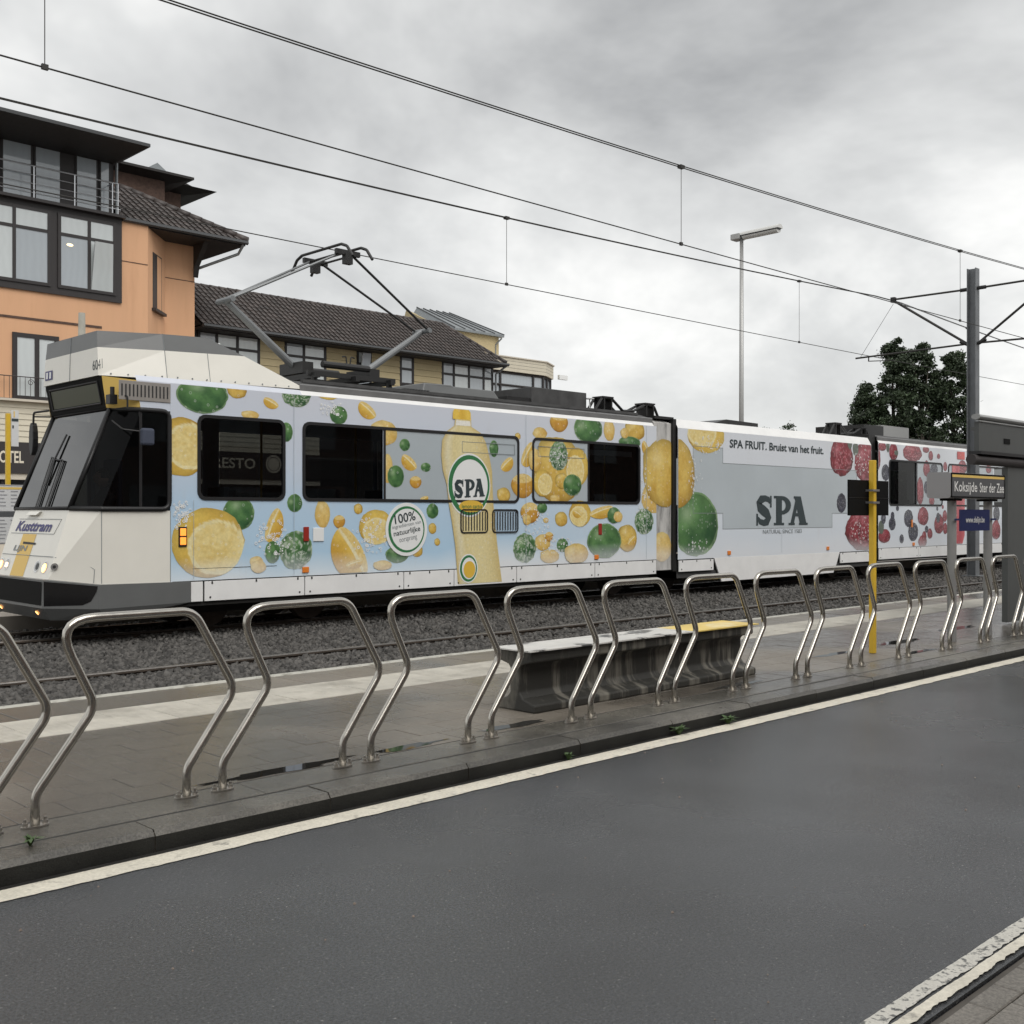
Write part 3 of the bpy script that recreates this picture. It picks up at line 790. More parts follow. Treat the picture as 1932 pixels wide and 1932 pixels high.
def tram_print():
    m = bpy.data.materials.new("tram_print"); m.use_nodes = True
    N, L = m.node_tree.nodes, m.node_tree.links; b = N["Principled BSDF"]
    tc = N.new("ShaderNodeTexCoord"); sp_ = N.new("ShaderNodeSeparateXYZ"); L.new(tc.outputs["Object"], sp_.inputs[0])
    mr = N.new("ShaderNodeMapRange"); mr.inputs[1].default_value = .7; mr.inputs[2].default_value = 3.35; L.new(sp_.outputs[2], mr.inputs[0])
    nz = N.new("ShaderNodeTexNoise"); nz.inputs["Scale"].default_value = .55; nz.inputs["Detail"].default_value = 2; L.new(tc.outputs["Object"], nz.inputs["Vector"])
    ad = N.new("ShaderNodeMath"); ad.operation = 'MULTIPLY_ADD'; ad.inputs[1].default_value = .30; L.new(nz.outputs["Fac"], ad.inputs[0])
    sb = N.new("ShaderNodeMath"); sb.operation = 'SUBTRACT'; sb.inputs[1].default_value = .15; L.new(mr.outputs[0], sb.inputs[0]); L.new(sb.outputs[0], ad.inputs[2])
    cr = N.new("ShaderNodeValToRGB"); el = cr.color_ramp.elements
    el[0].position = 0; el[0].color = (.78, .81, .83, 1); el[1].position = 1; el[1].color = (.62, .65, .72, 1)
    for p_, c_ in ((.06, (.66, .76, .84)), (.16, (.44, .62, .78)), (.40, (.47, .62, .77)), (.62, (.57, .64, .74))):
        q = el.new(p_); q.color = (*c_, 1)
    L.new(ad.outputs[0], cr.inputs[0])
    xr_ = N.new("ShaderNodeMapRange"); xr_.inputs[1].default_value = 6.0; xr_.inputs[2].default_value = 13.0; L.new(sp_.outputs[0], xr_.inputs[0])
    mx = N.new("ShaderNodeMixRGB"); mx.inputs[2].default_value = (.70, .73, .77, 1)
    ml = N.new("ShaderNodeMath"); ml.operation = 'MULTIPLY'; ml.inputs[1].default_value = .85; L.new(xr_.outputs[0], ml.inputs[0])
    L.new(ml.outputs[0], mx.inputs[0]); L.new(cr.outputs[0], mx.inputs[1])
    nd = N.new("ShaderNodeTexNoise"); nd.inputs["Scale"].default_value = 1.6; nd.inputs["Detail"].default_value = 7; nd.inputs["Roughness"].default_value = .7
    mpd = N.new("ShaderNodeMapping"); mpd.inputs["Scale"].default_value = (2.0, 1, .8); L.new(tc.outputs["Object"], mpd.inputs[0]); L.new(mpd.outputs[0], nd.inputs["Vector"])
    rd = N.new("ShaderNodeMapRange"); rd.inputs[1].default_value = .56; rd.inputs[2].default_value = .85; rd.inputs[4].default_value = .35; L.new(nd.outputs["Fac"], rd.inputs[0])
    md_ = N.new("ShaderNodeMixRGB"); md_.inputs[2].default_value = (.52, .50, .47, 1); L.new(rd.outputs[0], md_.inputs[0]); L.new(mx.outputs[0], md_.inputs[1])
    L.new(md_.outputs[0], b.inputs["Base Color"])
    b.inputs["Roughness"].default_value = .3; b.inputs["Coat Weight"].default_value = .35; b.inputs["Coat Roughness"].default_value = .08
    MAT["tram_print"] = m
tram_print()
# printed droplets on the fruit
def droplets():
    m = M["print"]; N, L = m.node_tree.nodes, m.node_tree.links; b = N["Principled BSDF"]
    src = b.inputs["Base Color"].links[0].from_socket if b.inputs["Base Color"].links else None
    a = [n_ for n_ in N if n_.type == 'ATTRIBUTE'][0].outputs["Color"]
    tc = [n_ for n_ in N if n_.type == 'TEX_COORD'][0]
    vo = N.new("ShaderNodeTexVoronoi"); vo.inputs["Scale"].default_value = 15; L.new(tc.outputs["Object"], vo.inputs["Vector"])
    r1 = N.new("ShaderNodeMapRange"); r1.inputs[1].default_value = .16; r1.inputs[2].default_value = .24; L.new(vo.outputs["Distance"], r1.inputs[0])
    r2 = N.new("ShaderNodeMapRange"); r2.inputs[1].default_value = .26; r2.inputs[2].default_value = .34; r2.inputs[3].default_value = 1; r2.inputs[4].default_value = 0; L.new(vo.outputs["Distance"], r2.inputs[0])
    se = N.new("ShaderNodeSeparateColor"); L.new(vo.outputs["Color"], se.inputs[0])
    th = N.new("ShaderNodeMath"); th.operation = 'GREATER_THAN'; th.inputs[1].default_value = .72; L.new(se.outputs[0], th.inputs[0])
    m1 = N.new("ShaderNodeMath"); m1.operation = 'MULTIPLY'; L.new(r1.outputs[0], m1.inputs[0]); L.new(r2.outputs[0], m1.inputs[1])
    m2 = N.new("ShaderNodeMath"); m2.operation = 'MULTIPLY'; L.new(m1.outputs[0], m2.inputs[0]); L.new(th.outputs[0], m2.inputs[1])
    m3 = N.new("ShaderNodeMath"); m3.operation = 'MULTIPLY'; m3.inputs[1].default_value = .34; L.new(m2.outputs[0], m3.inputs[0])
    mx = N.new("ShaderNodeMixRGB"); mx.inputs[2].default_value = (.82, .84, .80, 1); L.new(m3.outputs[0], mx.inputs[0]); L.new(a, mx.inputs[1])
    nf = N.new("ShaderNodeTexNoise"); nf.inputs["Scale"].default_value = 26; nf.inputs["Detail"].default_value = 4; nf.inputs["Roughness"].default_value = .7; L.new(tc.outputs["Object"], nf.inputs["Vector"])
    rf_ = N.new("ShaderNodeMapRange"); rf_.inputs[1].default_value = .33; rf_.inputs[2].default_value = .67; rf_.inputs[3].default_value = .91; rf_.inputs[4].default_value = 1.08; L.new(nf.outputs["Fac"], rf_.inputs[0])
    vs_ = N.new("ShaderNodeVectorMath"); vs_.operation = 'SCALE'; L.new(mx.outputs[0], vs_.inputs[0]); L.new(rf_.outputs[0], vs_.inputs["Scale"])
    L.new(vs_.outputs[0], b.inputs["Base Color"])
droplets()

def wall(mb, s0, s1, z0, z1, holes, v, mi=0):
    xs = sorted({s0, s1} | {min(max(h[i], s0), s1) for h in holes for i in (0, 1)})
    zs = sorted({z0, z1} | {min(max(h[i], z0), z1) for h in holes for i in (2, 3)})
    for a, b in zip(xs, xs[1:]):
        for c, d in zip(zs, zs[1:]):
            mx_, mz_ = (a + b) / 2, (c + d) / 2
            if any(h[0] < mx_ < h[1] and h[2] < mz_ < h[3] for h in holes): continue
            mb.quad((a, v, c), (b, v, c), (b, v, d), (a, v, d), mi)
    return mb

Z0W, Z1W = 1.79, 2.95
GLASS = [(7.36, 8.74, Z0W, Z1W), (9.03, 10.53, Z0W, Z1W), (15.26, 16.77, Z0W, Z1W), (26.9, 28.47, 1.82, 3.02), (33.49, 36.2, 1.82, 3.02)]
hol = [(a + .03, b - .03, c + .03, d - .03) for a, b, c, d in GLASS]
FARWIN = [(7.4, 8.8), (9.1, 10.6), (10.7, 12.2), (12.3, 13.8), (13.9, 15.2), (15.3, 16.8), (18.6, 21.4), (21.8, 25.0), (27.0, 28.5), (28.6, 30.2), (30.4, 33.0), (33.4, 36.2)]
farhol = [(a, b, 1.82, 2.93) for a, b in FARWIN]

def section(name, s0, s1, z0, zt, holes):
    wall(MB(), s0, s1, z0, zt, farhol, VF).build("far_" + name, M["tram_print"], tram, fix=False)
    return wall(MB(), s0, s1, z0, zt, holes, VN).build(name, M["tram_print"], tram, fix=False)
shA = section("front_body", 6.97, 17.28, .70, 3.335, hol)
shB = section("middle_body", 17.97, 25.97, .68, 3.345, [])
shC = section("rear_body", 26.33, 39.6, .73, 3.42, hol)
# cant rails, gutters, roofs
def roof(s0, s1, z1, gut):
    w = MB()
    for f_ in (lambda p: p, mir):
        w.quad(*[f_(p) for p in ((s0, VN, z1), (s1, VN, z1), (s1, VN + .045, z1 + .07), (s0, VN + .045, z1 + .07))])
    w.build("cant_rail", M["tram_white"], tram)
    if gut:
        g = MB()
        for f_ in (lambda p: p, mir):
            pts = [(s0, VN + .04, z1 + .066), (s0, VN + .036, z1 + .15), (s0, VN + .06, z1 + .165), (s0, VN + .10, z1 + .165), (s0, VN + .10, z1 + .066)]
            g.ext([f_(p) for p in pts], (s1 - s0, 0, 0))
        g.build("gutter_rail", M["tram_gutter"], tram)
    pts = [(s0, VN + .06, z1 + .06), (s0, VN + .07, z1 + .15), (s0, VN + .35, z1 + .24), (s0, VC, z1 + .28)]
    pts += [mir(p) for p in pts[-2::-1]]
    MB().ext(pts, (s1 - s0, 0, 0)).build("roof", M["tram_roof"], tram)
roof(9.02, 17.2, 3.335, True); roof(26.36, 39.6, 3.42, True)
w = MB()
for f_ in (lambda p: p, mir):
    w.quad(*[f_(p) for p in ((17.97, VN, 3.345), (25.97, VN, 3.345), (25.97, VN + .10, 3.53), (17.97, VN + .10, 3.53))])
w.quad((17.97, VN + .10, 3.53), (25.97, VN + .10, 3.53), (25.97, VF - .10, 3.53), (17.97, VF - .10, 3.53)).build("roof_cover", M["tram_white"], tram)

MB().quad((6.5, VN, 3.335), (9.02, VN, 3.335), (9.02, VN + .045, 3.405), (6.5, VN + .045, 3.405)).build("upper_strip", M["tram_print"], tram, fix=False)
# interiors
for (a, b, zf) in ((6.7, 17.2, .86), (18.0, 25.9, .42), (26.4, 39.5, .86)):
    MB().box(a, b, VN + .05, VF - .05, zf - .12, zf).build("floor", M["interior_floor"], tram)
    MB().box(a, b, VN + .08, VF - .08, 3.18, 3.24).build("ceiling", M["interior"], tram)
seat_mb = MB()
for s in [7.6, 8.5, 9.5, 10.4, 11.4, 12.4, 13.4, 14.5, 15.6, 27.4, 28.3, 34.0, 35.0]:
    for v in (13.98, 15.30):
        q = MB().box(s, s + .42, v - .02, v + .45, 1.22, 1.32).box(s + .36, s + .43, v - .02, v + .45, 1.33, 1.98)
        q.box(s + .12, s + .28, v + .1, v + .3, .862, 1.22)
        q.build("seat", M["seat_fabric"], tram)
for s in (8.95, 10.7, 13.6, 15.0, 16.85, 28.6, 33.4):
    MB().tube([(s, 14.6, .862), (s, 14.6, 3.18)], .018, 8).build("grab_pole", M["sign_yellow"], tram)
MB().box(7.02, 7.06, VN + .05, VF - .05, .862, 3.18).build("cab_partition", M["interior"], tram)

# windows: rounded black frames, tinted panes
def window(a, b, c, d, pane_mat="tram_glass", v=VN, sg=1, glz=True, r=.12, fw=.045, name="window", ga=None, gb=None):
    o = rrect(a, b, c, d, r); i = rrect(a + fw, b - fw, c + fw, d - fw, r * .7); n = len(o)
    q = v - sg * .014
    f_ = MB().add([(x, q, z) for x, z in o] + [(x, q, z) for x, z in i] + [(x, v + sg * .01, z) for x, z in o] + [(x, v + sg * .03, z) for x, z in i],
                  [(k, (k+1) % n, n + (k+1) % n, n + k) for k in range(n)] + [(k, (k+1) % n, 2*n + (k+1) % n, 2*n + k) for k in range(n)] + [(n + k, n + (k+1) % n, 3*n + (k+1) % n, 3*n + k) for k in range(n)])
    w_ = f_.build(name, M["black_rubber"], tram)
    if glz:
        ga = ga or a; gb = gb or b
        MB().quad((ga + .02, v + sg * .02, c + .02), (gb - .02, v + sg * .02, c + .02), (gb - .02, v + sg * .02, d - .02), (ga + .02, v + sg * .02, d - .02)).build("pane", M[pane_mat], w_)
    return w_
window(7.36, 8.74, Z0W, Z1W)
w2_ = window(9.03, 13.46, Z0W, Z1W, gb=10.53)
w3_ = window(13.78, 16.77, Z0W, Z1W, ga=15.26)
w4_ = window(26.9, 30.02, 1.82, 3.02, gb=28.47)
window(30.38, 36.2, 1.82, 3.02, ga=33.49)
for w_, s, z0, z1 in ((w2_, 10.53, 1.82, 2.92), (w3_, 15.26, 1.82, 2.92), (w4_, 28.47, 1.85, 2.99)):
    MB().box(s - .022, s + .022, VN - .008, VN + .03, z0, z1).build("divider", M["black_rubber"], w_)
hop = MB().box(15.34, 16.55, VN + .026, VN + .04, 2.70, 2.80).build("hopper_strip", M["text_grey"], w3_)
for a, b in FARWIN:
    MB().quad((a, VF - .01, 1.82), (b, VF - .01, 1.82), (b, VF - .01, 2.93), (a, VF - .01, 2.93)).build("far_pane", M["tram_glass"], tram)
# film over the blanked window halves
for sh_, a, b, c, d in ((shA, 10.555, 13.42, Z0W + .045, Z1W - .045), (shA, 13.825, 15.235, Z0W + .045, Z1W - .045), (shC, 28.5, 29.98, 1.86, 2.98), (shC, 30.42, 33.46, 1.86, 2.98)):
    MB().quad((a, VN - .0012, c), (b, VN - .0012, c), (b, VN - .0012, d), (a, VN - .0012, d)).build("window_film", M["film_tint"], sh_)
pp = [(18.48, 3.0), (19.53, 3.0), (19.53, 2.68), (25.23, 2.68), (25.23, 1.62), (24.04, 1.62), (24.04, 1.285), (19.53, 1.285), (19.53, 1.62), (18.48, 1.62)]
MB().quad((18.48, VN - .0012, 1.62), (19.53, VN - .0012, 1.62), (19.53, VN - .0012, 3.0), (18.48, VN - .0012, 3.0)).quad((19.531, VN - .0012, 1.285), (24.04, VN - .0012, 1.285), (24.04, VN - .0012, 2.68), (19.531, VN - .0012, 2.68)).quad((24.041, VN - .0012, 1.62), (25.23, VN - .0012, 1.62), (25.23, VN - .0012, 2.68), (24.041, VN - .0012, 2.68)).build("window_film", M["panel_tint"], shB)
ol = MB()
for k in range(len(pp)):
    (a, c), (b, d) = pp[k], pp[(k + 1) % len(pp)]
    ol.box(min(a, b) - .005, max(a, b) + .005, VN - .0042, VN - .0015, min(c, d) - .005, max(c, d) + .005)
ol.build("film_edge", M["text_grey"], shB)
for w_, a, b, c, d in ((w2_, 12.13, 13.35, 2.62, 2.80), (w3_, 13.92, 15.14, 2.62, 2.80)):
    q = MB()
    for x0_, x1_, z0_, z1_ in ((a, b, c, c + .008), (a, b, d - .008, d), (a, a + .008, c, d), (b - .008, b, c, d)):
        q.box(x0_, x1_, VN - .0125, VN - .0105, z0_, z1_)
    q.build("hopper_outline", M["text_grey"], w_)

# ---- printed fruit
from mathutils import noise as mnoise
WHITE = np.array((.80, .83, .85))
def zwave(s): return .93 + .07 * math.sin(s * .85 + .4)
def lerp(a, b, t):
    t = min(1, max(0, t)); return np.array(a) * (1 - t) + np.array(b) * t
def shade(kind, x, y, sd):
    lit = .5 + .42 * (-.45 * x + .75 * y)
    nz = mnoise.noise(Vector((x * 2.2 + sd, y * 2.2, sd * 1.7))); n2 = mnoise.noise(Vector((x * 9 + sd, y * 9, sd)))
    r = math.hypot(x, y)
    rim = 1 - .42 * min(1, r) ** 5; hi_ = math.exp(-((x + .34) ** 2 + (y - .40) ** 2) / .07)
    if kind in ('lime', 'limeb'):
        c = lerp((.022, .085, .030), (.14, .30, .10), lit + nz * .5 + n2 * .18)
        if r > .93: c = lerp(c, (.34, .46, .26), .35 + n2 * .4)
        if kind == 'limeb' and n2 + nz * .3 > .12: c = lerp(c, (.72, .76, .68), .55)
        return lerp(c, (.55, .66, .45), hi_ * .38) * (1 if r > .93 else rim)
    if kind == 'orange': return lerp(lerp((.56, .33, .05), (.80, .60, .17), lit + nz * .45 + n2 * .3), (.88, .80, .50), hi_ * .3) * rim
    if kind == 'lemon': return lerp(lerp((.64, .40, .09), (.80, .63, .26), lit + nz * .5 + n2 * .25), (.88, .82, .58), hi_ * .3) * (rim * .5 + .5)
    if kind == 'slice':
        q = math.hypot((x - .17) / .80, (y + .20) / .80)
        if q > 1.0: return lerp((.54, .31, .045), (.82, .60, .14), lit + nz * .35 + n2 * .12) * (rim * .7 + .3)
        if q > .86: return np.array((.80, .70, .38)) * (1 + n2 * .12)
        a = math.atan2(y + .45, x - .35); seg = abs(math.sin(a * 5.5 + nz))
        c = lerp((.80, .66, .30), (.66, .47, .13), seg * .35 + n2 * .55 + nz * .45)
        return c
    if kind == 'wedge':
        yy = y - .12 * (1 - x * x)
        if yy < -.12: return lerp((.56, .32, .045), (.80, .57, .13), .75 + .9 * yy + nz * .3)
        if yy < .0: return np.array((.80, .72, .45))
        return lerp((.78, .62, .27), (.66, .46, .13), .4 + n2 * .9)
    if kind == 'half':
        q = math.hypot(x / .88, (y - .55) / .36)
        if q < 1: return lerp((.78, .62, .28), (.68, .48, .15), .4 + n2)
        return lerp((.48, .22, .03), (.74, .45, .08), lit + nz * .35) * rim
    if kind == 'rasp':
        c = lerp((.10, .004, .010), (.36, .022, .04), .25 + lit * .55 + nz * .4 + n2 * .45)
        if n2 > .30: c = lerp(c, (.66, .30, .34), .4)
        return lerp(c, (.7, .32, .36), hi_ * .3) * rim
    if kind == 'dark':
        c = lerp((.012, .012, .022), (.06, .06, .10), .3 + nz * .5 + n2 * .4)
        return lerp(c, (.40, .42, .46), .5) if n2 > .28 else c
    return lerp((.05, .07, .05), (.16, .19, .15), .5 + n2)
def outline(kind, k, n, sd):
    t = 2 * math.pi * k / n; x, y = math.cos(t), math.sin(t)
    if kind == 'wedge':
        return (x, y * .88 if y < 0 else y * .42)
    if kind == 'half':
        return (x * (1 if y > 0 else 1 - .12 * abs(y)), y * (1.0 if y < 0 else .92))
    if kind == 'leaf':
        return (x, y * abs(math.sin(t)) ** .5)
    j = 1 + .035 * mnoise.noise(Vector((x * 3 + sd, y * 3, sd))) + (.03 * rng.uniform(-1, 1) if kind in ('limeb', 'rasp', 'dark') else .012 * rng.uniform(-1, 1))
    if kind in ('lemon', 'orange'): j *= 1 + .11 * math.exp(-((t - 2.6) / .24) ** 2) + .06 * math.exp(-((t - 5.7) / .3) ** 2)
    if kind == 'rasp': return (x * j * (1 - .13 * (y + .3)), y * j)
    return (x * j, y * j)
def finish_print(pts, cols, faces, name, parent, lay, v=VN, clip=None, rects=(), wave=True):
    P = [list(p) for p in pts]
    (a0, a1, c0, c1) = clip
    for p in P:
        p[0] = min(max(p[0], a0), a1); p[1] = min(max(p[1], c0), c1)
    keep = []
    inside = [None] * len(P)
    for i, p in enumerate(P):
        for h in rects:
            if h[0] < p[0] < h[1] and h[2] < p[1] < h[3]: inside[i] = h
    for f in faces:
        if all(inside[i] is not None for i in f): continue
        keep.append(f)
    for i, p in enumerate(P):
        h = inside[i]
        if h:
            d = [(p[0] - h[0], 0, h[0]), (h[1] - p[0], 0, h[1]), (p[1] - h[2], 1, h[2]), (h[3] - p[1], 1, h[3])]
            _, ax, val = min(d); p[ax] = val
    if not keep: return
    mb = MB(); y = v - .0026 - .0013 * lay
    mb.v = [(p[0], y, p[1]) for p in P]; mb.f = [list(f) for f in keep]; mb.m = [0] * len(keep)
    ob = mb.build(name, M["print"], parent, fix=False)
    ca_ = ob.data.color_attributes.new("print_col", 'FLOAT_COLOR', 'POINT')
    cc = []
    for p, c in zip(P, cols):
        if wave:
            t = min(1, max(0, (zwave(p[0]) + .06 - p[1]) / .22)) * .38; c = c * (1 - t) + WHITE * t
        cc += [float(c[0]), float(c[1]), float(c[2]), 1.0]
    ca_.data.foreach_set('color', cc)
    return ob
PLACED = []
NAMES = {'lime': 'printed_lime', 'limeb': 'printed_lime', 'orange': 'printed_orange', 'lemon': 'printed_lemon', 'slice': 'printed_lemon_slice', 'wedge': 'printed_lemon_wedge',
         'half': 'printed_half_lemon', 'rasp': 'printed_raspberry', 'dark': 'printed_blackberry', 'leaf': 'printed_leaf'}
RECT = [(a + .02, b - .02, c + .02, d - .02) for a, b, c, d in GLASS] + [(5.0, 6.99, .5, 1.645), (5.0, 6.97, 1.6, 2.97)]
CLIP = {'A': (6.56, 17.275, .715, 3.33), 'L': (17.29, 17.85, .5, 3.40), 'B': (17.98, 25.96, .69, 3.34), 'C': (26.34, 39.5, .74, 3.415)}
def fruit(kind, s, z, hw, hh, rot, sec=None, parent=None):
    sec = sec or ('A' if s < 17.28 else 'B' if s < 26.1 else 'C')
    lay = 0
    bb = (s - hw, s + hw, z - hh, z + hh)
    ov = [l for l, b in PLACED if bb[0] < b[1] and b[0] < bb[1] and bb[2] < b[3] and b[2] < bb[3]]
    lay = max(ov) + 1 if ov else 0
    PLACED.append((lay, bb))
    n, m = 44, max(5, min(24, int(max(hw, hh) * 60))); sd = rng.uniform(0, 50)
    cr_, sr = math.cos(R(rot)), math.sin(R(rot))
    ol_ = [outline(kind, k, n, sd) for k in range(n)]
    loc = [(0, 0)] + [(x * (q + 1) / m, y * (q + 1) / m) for q in range(m) for x, y in ol_]
    pts = [(s + hw * (x * cr_ - y * sr), z + hh * (x * sr + y * cr_)) for x, y in loc]
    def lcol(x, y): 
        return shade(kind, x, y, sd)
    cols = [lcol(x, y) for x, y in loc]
    fs = [(0, 1 + k, 1 + (k + 1) % n) for k in range(n)]
    fs += [(1 + q * n + k, 1 + (q + 1) * n + k, 1 + (q + 1) * n + (k + 1) % n, 1 + q * n + (k + 1) % n) for q in range(m - 1) for k in range(n)]
    par = parent or {'A': shA, 'B': shB, 'C': shC}[sec]
    return finish_print(pts, cols, fs, NAMES[kind], par, lay, VN if sec != 'L' else 13.70, CLIP[sec], RECT if sec in 'AC' else ())
DECALS=[('orange',7.96,3.33,0.153,0.126,0),('lime',7.44,3.21,0.385,0.247,-15),('wedge',8.51,3.19,0.132,0.105,-30),('limeb',8.93,3.32,0.244,0.173,10),('slice',9.48,3.42,0.237,0.125,180),('slice',7.13,2.5,0.424,0.393,55),('lemon',8.17,2.99,0.139,0.059,0),('lime',9.67,3.08,0.159,0.136,-20),('wedge',10.21,3.2,0.193,0.161,-40),('lemon',10.52,2.86,0.259,0.195,0),('lime',10.93,2.69,0.106,0.097,20),('wedge',11.03,2.43,0.178,0.155,-40),('lemon',10.59,2.31,0.103,0.229,0),('lime',10.75,2.19,0.164,0.173,10),('lime',11.36,2.35,0.105,0.074,0),('half',11.15,2.11,0.122,0.102,0),('lime',8.76,2.78,0.106,0.139,0),('lime',7.99,1.61,0.247,0.234,-20),('slice',7.53,1.21,0.546,0.476,20),('wedge',8.53,1.45,0.201,0.264,60),('lime',8.9,1.76,0.128,0.132,30),('lemon',9.38,1.6,0.136,0.197,-30),('orange',10.03,1.68,0.081,0.081,0),('half',9.68,1.49,0.109,0.103,0),('limeb',8.92,1.08,0.28,0.279,0),('lime',8.53,1.06,0.124,0.158,20),('slice',10.37,1.4,0.33,0.27,-35),('wedge',9.92,1.03,0.428,0.445,-55),('lime',10.78,0.97,0.23,0.137,0),('orange',11.18,1.02,0.115,0.1,0),('lime',11.5,1.65,0.125,0.122,20),('orange',11.5,1.37,0.081,0.088,0),('lemon',8.27,0.93,0.107,0.079,0),('wedge',11.33,1.86,0.087,0.056,20),('lemon',10.49,0.81,0.177,0.076,0),('lime',12.86,2.71,0.105,0.143,10),('wedge',13.16,2.47,0.171,0.155,40),('orange',13.09,1.93,0.157,0.126,0),('half',13.55,2.1,0.287,0.223,0),('wedge',13.66,2.66,0.205,0.25,50),('lemon',13.98,3.03,0.172,0.107,40),('half',14.47,3.25,0.241,0.176,0),('lime',15.26,3.18,0.396,0.265,30),('lemon',15.85,3.18,0.156,0.199,-15),('orange',16.61,3.22,0.297,0.197,0),('lime',16.45,2.98,0.328,0.116,0),('orange',14.44,2.4,0.63,0.595,-20),('slice',14.95,2.46,0.306,0.358,-80),('limeb',14.46,2.65,0.241,0.264,0),('orange',14.54,2.2,0.169,0.143,0),('lime',14.82,2.13,0.247,0.195,0),('lemon',14.36,1.88,0.122,0.07,0),('lemon',17.19,1.9,0.379,0.282,-20),('half',13.73,1.63,0.24,0.191,0),('lime',14.03,1.71,0.13,0.091,0),('lemon',14.13,1.49,0.069,0.048,0),('orange',14.53,1.51,0.163,0.133,0),('slice',15.03,1.61,0.298,0.242,-70),('wedge',15.62,1.66,0.374,0.162,30),('lime',15.98,1.58,0.193,0.154,-20),('slice',17.31,1.19,0.43,0.283,-45),('limeb',16.89,1.46,0.291,0.25,-10),('orange',16.38,1.14,0.284,0.26,-10),('lime',15.71,1.1,0.484,0.325,0),('limeb',13.6,1.01,0.282,0.256,0),('lemon',14.05,1.1,0.192,0.147,0),('half',14.21,1.2,0.109,0.091,0),('lime',14.56,1.04,0.151,0.125,0),('lemon',14.93,0.88,0.316,0.186,0),('lemon',14.23,0.85,0.243,0.121,0),('orange',13.43,2.95,0.066,0.06,0),('wedge',11.33,1.85,0.078,0.054,30),('orange',17.74,2.57,0.822,0.732,0),('lime',18.58,1.39,0.779,0.662,10),('slice',18.93,3.24,0.646,0.37,200),('orange',17.87,2.52,0.675,0.667,0),('rasp',24.49,3.01,0.559,0.477,10),('rasp',25.8,2.93,0.739,0.532,20),('dark',24.48,1.87,0.22,0.239,0),('leaf',24.89,3.38,0.12,0.196,20),('leaf',25.17,3.21,0.152,0.167,-30),('dark',25.26,3.52,0.245,0.091,20),('rasp',25.55,1.24,0.869,0.552,-20),('rasp',26.54,3.35,0.212,0.131,0),('rasp',27.15,3.23,0.244,0.23,5),('rasp',28.22,3.25,0.565,0.243,0),('rasp',29.01,3.36,0.198,0.096,0),('leaf',26.84,3.35,0.092,0.162,20),('dark',29.29,3.2,0.131,0.122,0),('rasp',29.78,3.2,0.106,0.072,0),('rasp',30.2,2.93,0.13,0.13,0),('rasp',29.05,2.84,0.212,0.22,0),('dark',29.5,2.82,0.23,0.172,0),('dark',29.32,2.55,0.215,0.242,0),('dark',29.05,2.33,0.157,0.174,0),('rasp',28.66,2.23,0.215,0.369,0),('rasp',29.36,1.97,0.173,0.128,0),('dark',26.72,2.67,0.214,0.213,0),('dark',27.37,1.75,0.082,0.069,0),('dark',27.99,1.49,0.254,0.234,0),('dark',28.26,1.13,0.283,0.251,0),('rasp',28.84,1.55,0.328,0.25,0),('dark',27.08,1.35,0.187,0.17,0),('rasp',26.66,1.04,0.335,0.176,-20),('leaf',26.48,1.26,0.151,0.175,20),('rasp',29.81,1.33,0.304,0.271,0),('rasp',30.17,1.55,0.151,0.162,0),('rasp',30.38,1.21,0.131,0.115,0),('rasp',29.25,1.07,0.159,0.143,0),('dark',29.05,1.19,0.103,0.096,0),('rasp',28.81,0.87,0.264,0.157,0),('rasp',31.31,2.95,0.303,0.196,0),('rasp',33.12,2.95,0.205,0.136,0),('dark',33.7,1.61,0.235,0.24,0),('rasp',33.66,1.13,0.335,0.292,0),('dark',34.39,1.34,0.155,0.166,0),('rasp',34.56,3.1,0.13,0.07,0),('dark',29.7,1.75,0.063,0.057,0),('rasp',30.04,1.8,0.064,0.057,0),('rasp',25.71,1.33,0.465,0.472,0),('rasp',26.18,3.06,0.268,0.405,0)]
for k_, s_, z_, hw_, hh_, r_ in DECALS:
    if k_ == 'orange' and s_ > 17.2 and s_ < 19 and hh_ > .5: continue
    fruit(k_, s_, z_, hw_, hh_, r_)

for k_, s_, z_, hw_, hh_, r_ in (('wedge', 9.95, .86, .16, .10, 20), ('lemon', 13.65, 1.5, .10, .09, 0), ('wedge', 14.95, 1.62, .13, .10, -30), ('slice', 14.05, 2.15, .24, .24, 30), ('lemon', 16.3, 3.15, .12, .10, 20), ('wedge', 16.5, 1.1, .14, .12, 40),
        ('lemon', 13.85, 2.55, .16, .2, 0), ('wedge', 16.95, 2.9, .14, .16, -50), ('lemon', 8.3, .86, .12, .09, 10), ('orange', 11.6, 1.15, .06, .06, 0), ('lemon', 16.1, 1.55, .13, .10, -20),
        ('dark', 27.1, 1.55, .10, .11, 0), ('rasp', 29.3, 3.2, .14, .13, 0), ('dark', 29.75, 1.5, .12, .14, 0), ('rasp', 30.2, 1.2, .14, .16, 10), ('dark', 27.6, .95, .12, .12, 0), ('rasp', 28.9, 1.0, .14, .14, 0), ('leaf', 27.3, 3.2, .12, .07, 40), ('dark', 30.7, 1.55, .10, .12, 0), ('rasp', 26.6, 2.1, .2, .24, 0), ('dark', 26.6, 1.5, .12, .16, 0)):
    fruit(k_, s_, z_, hw_, hh_, r_)
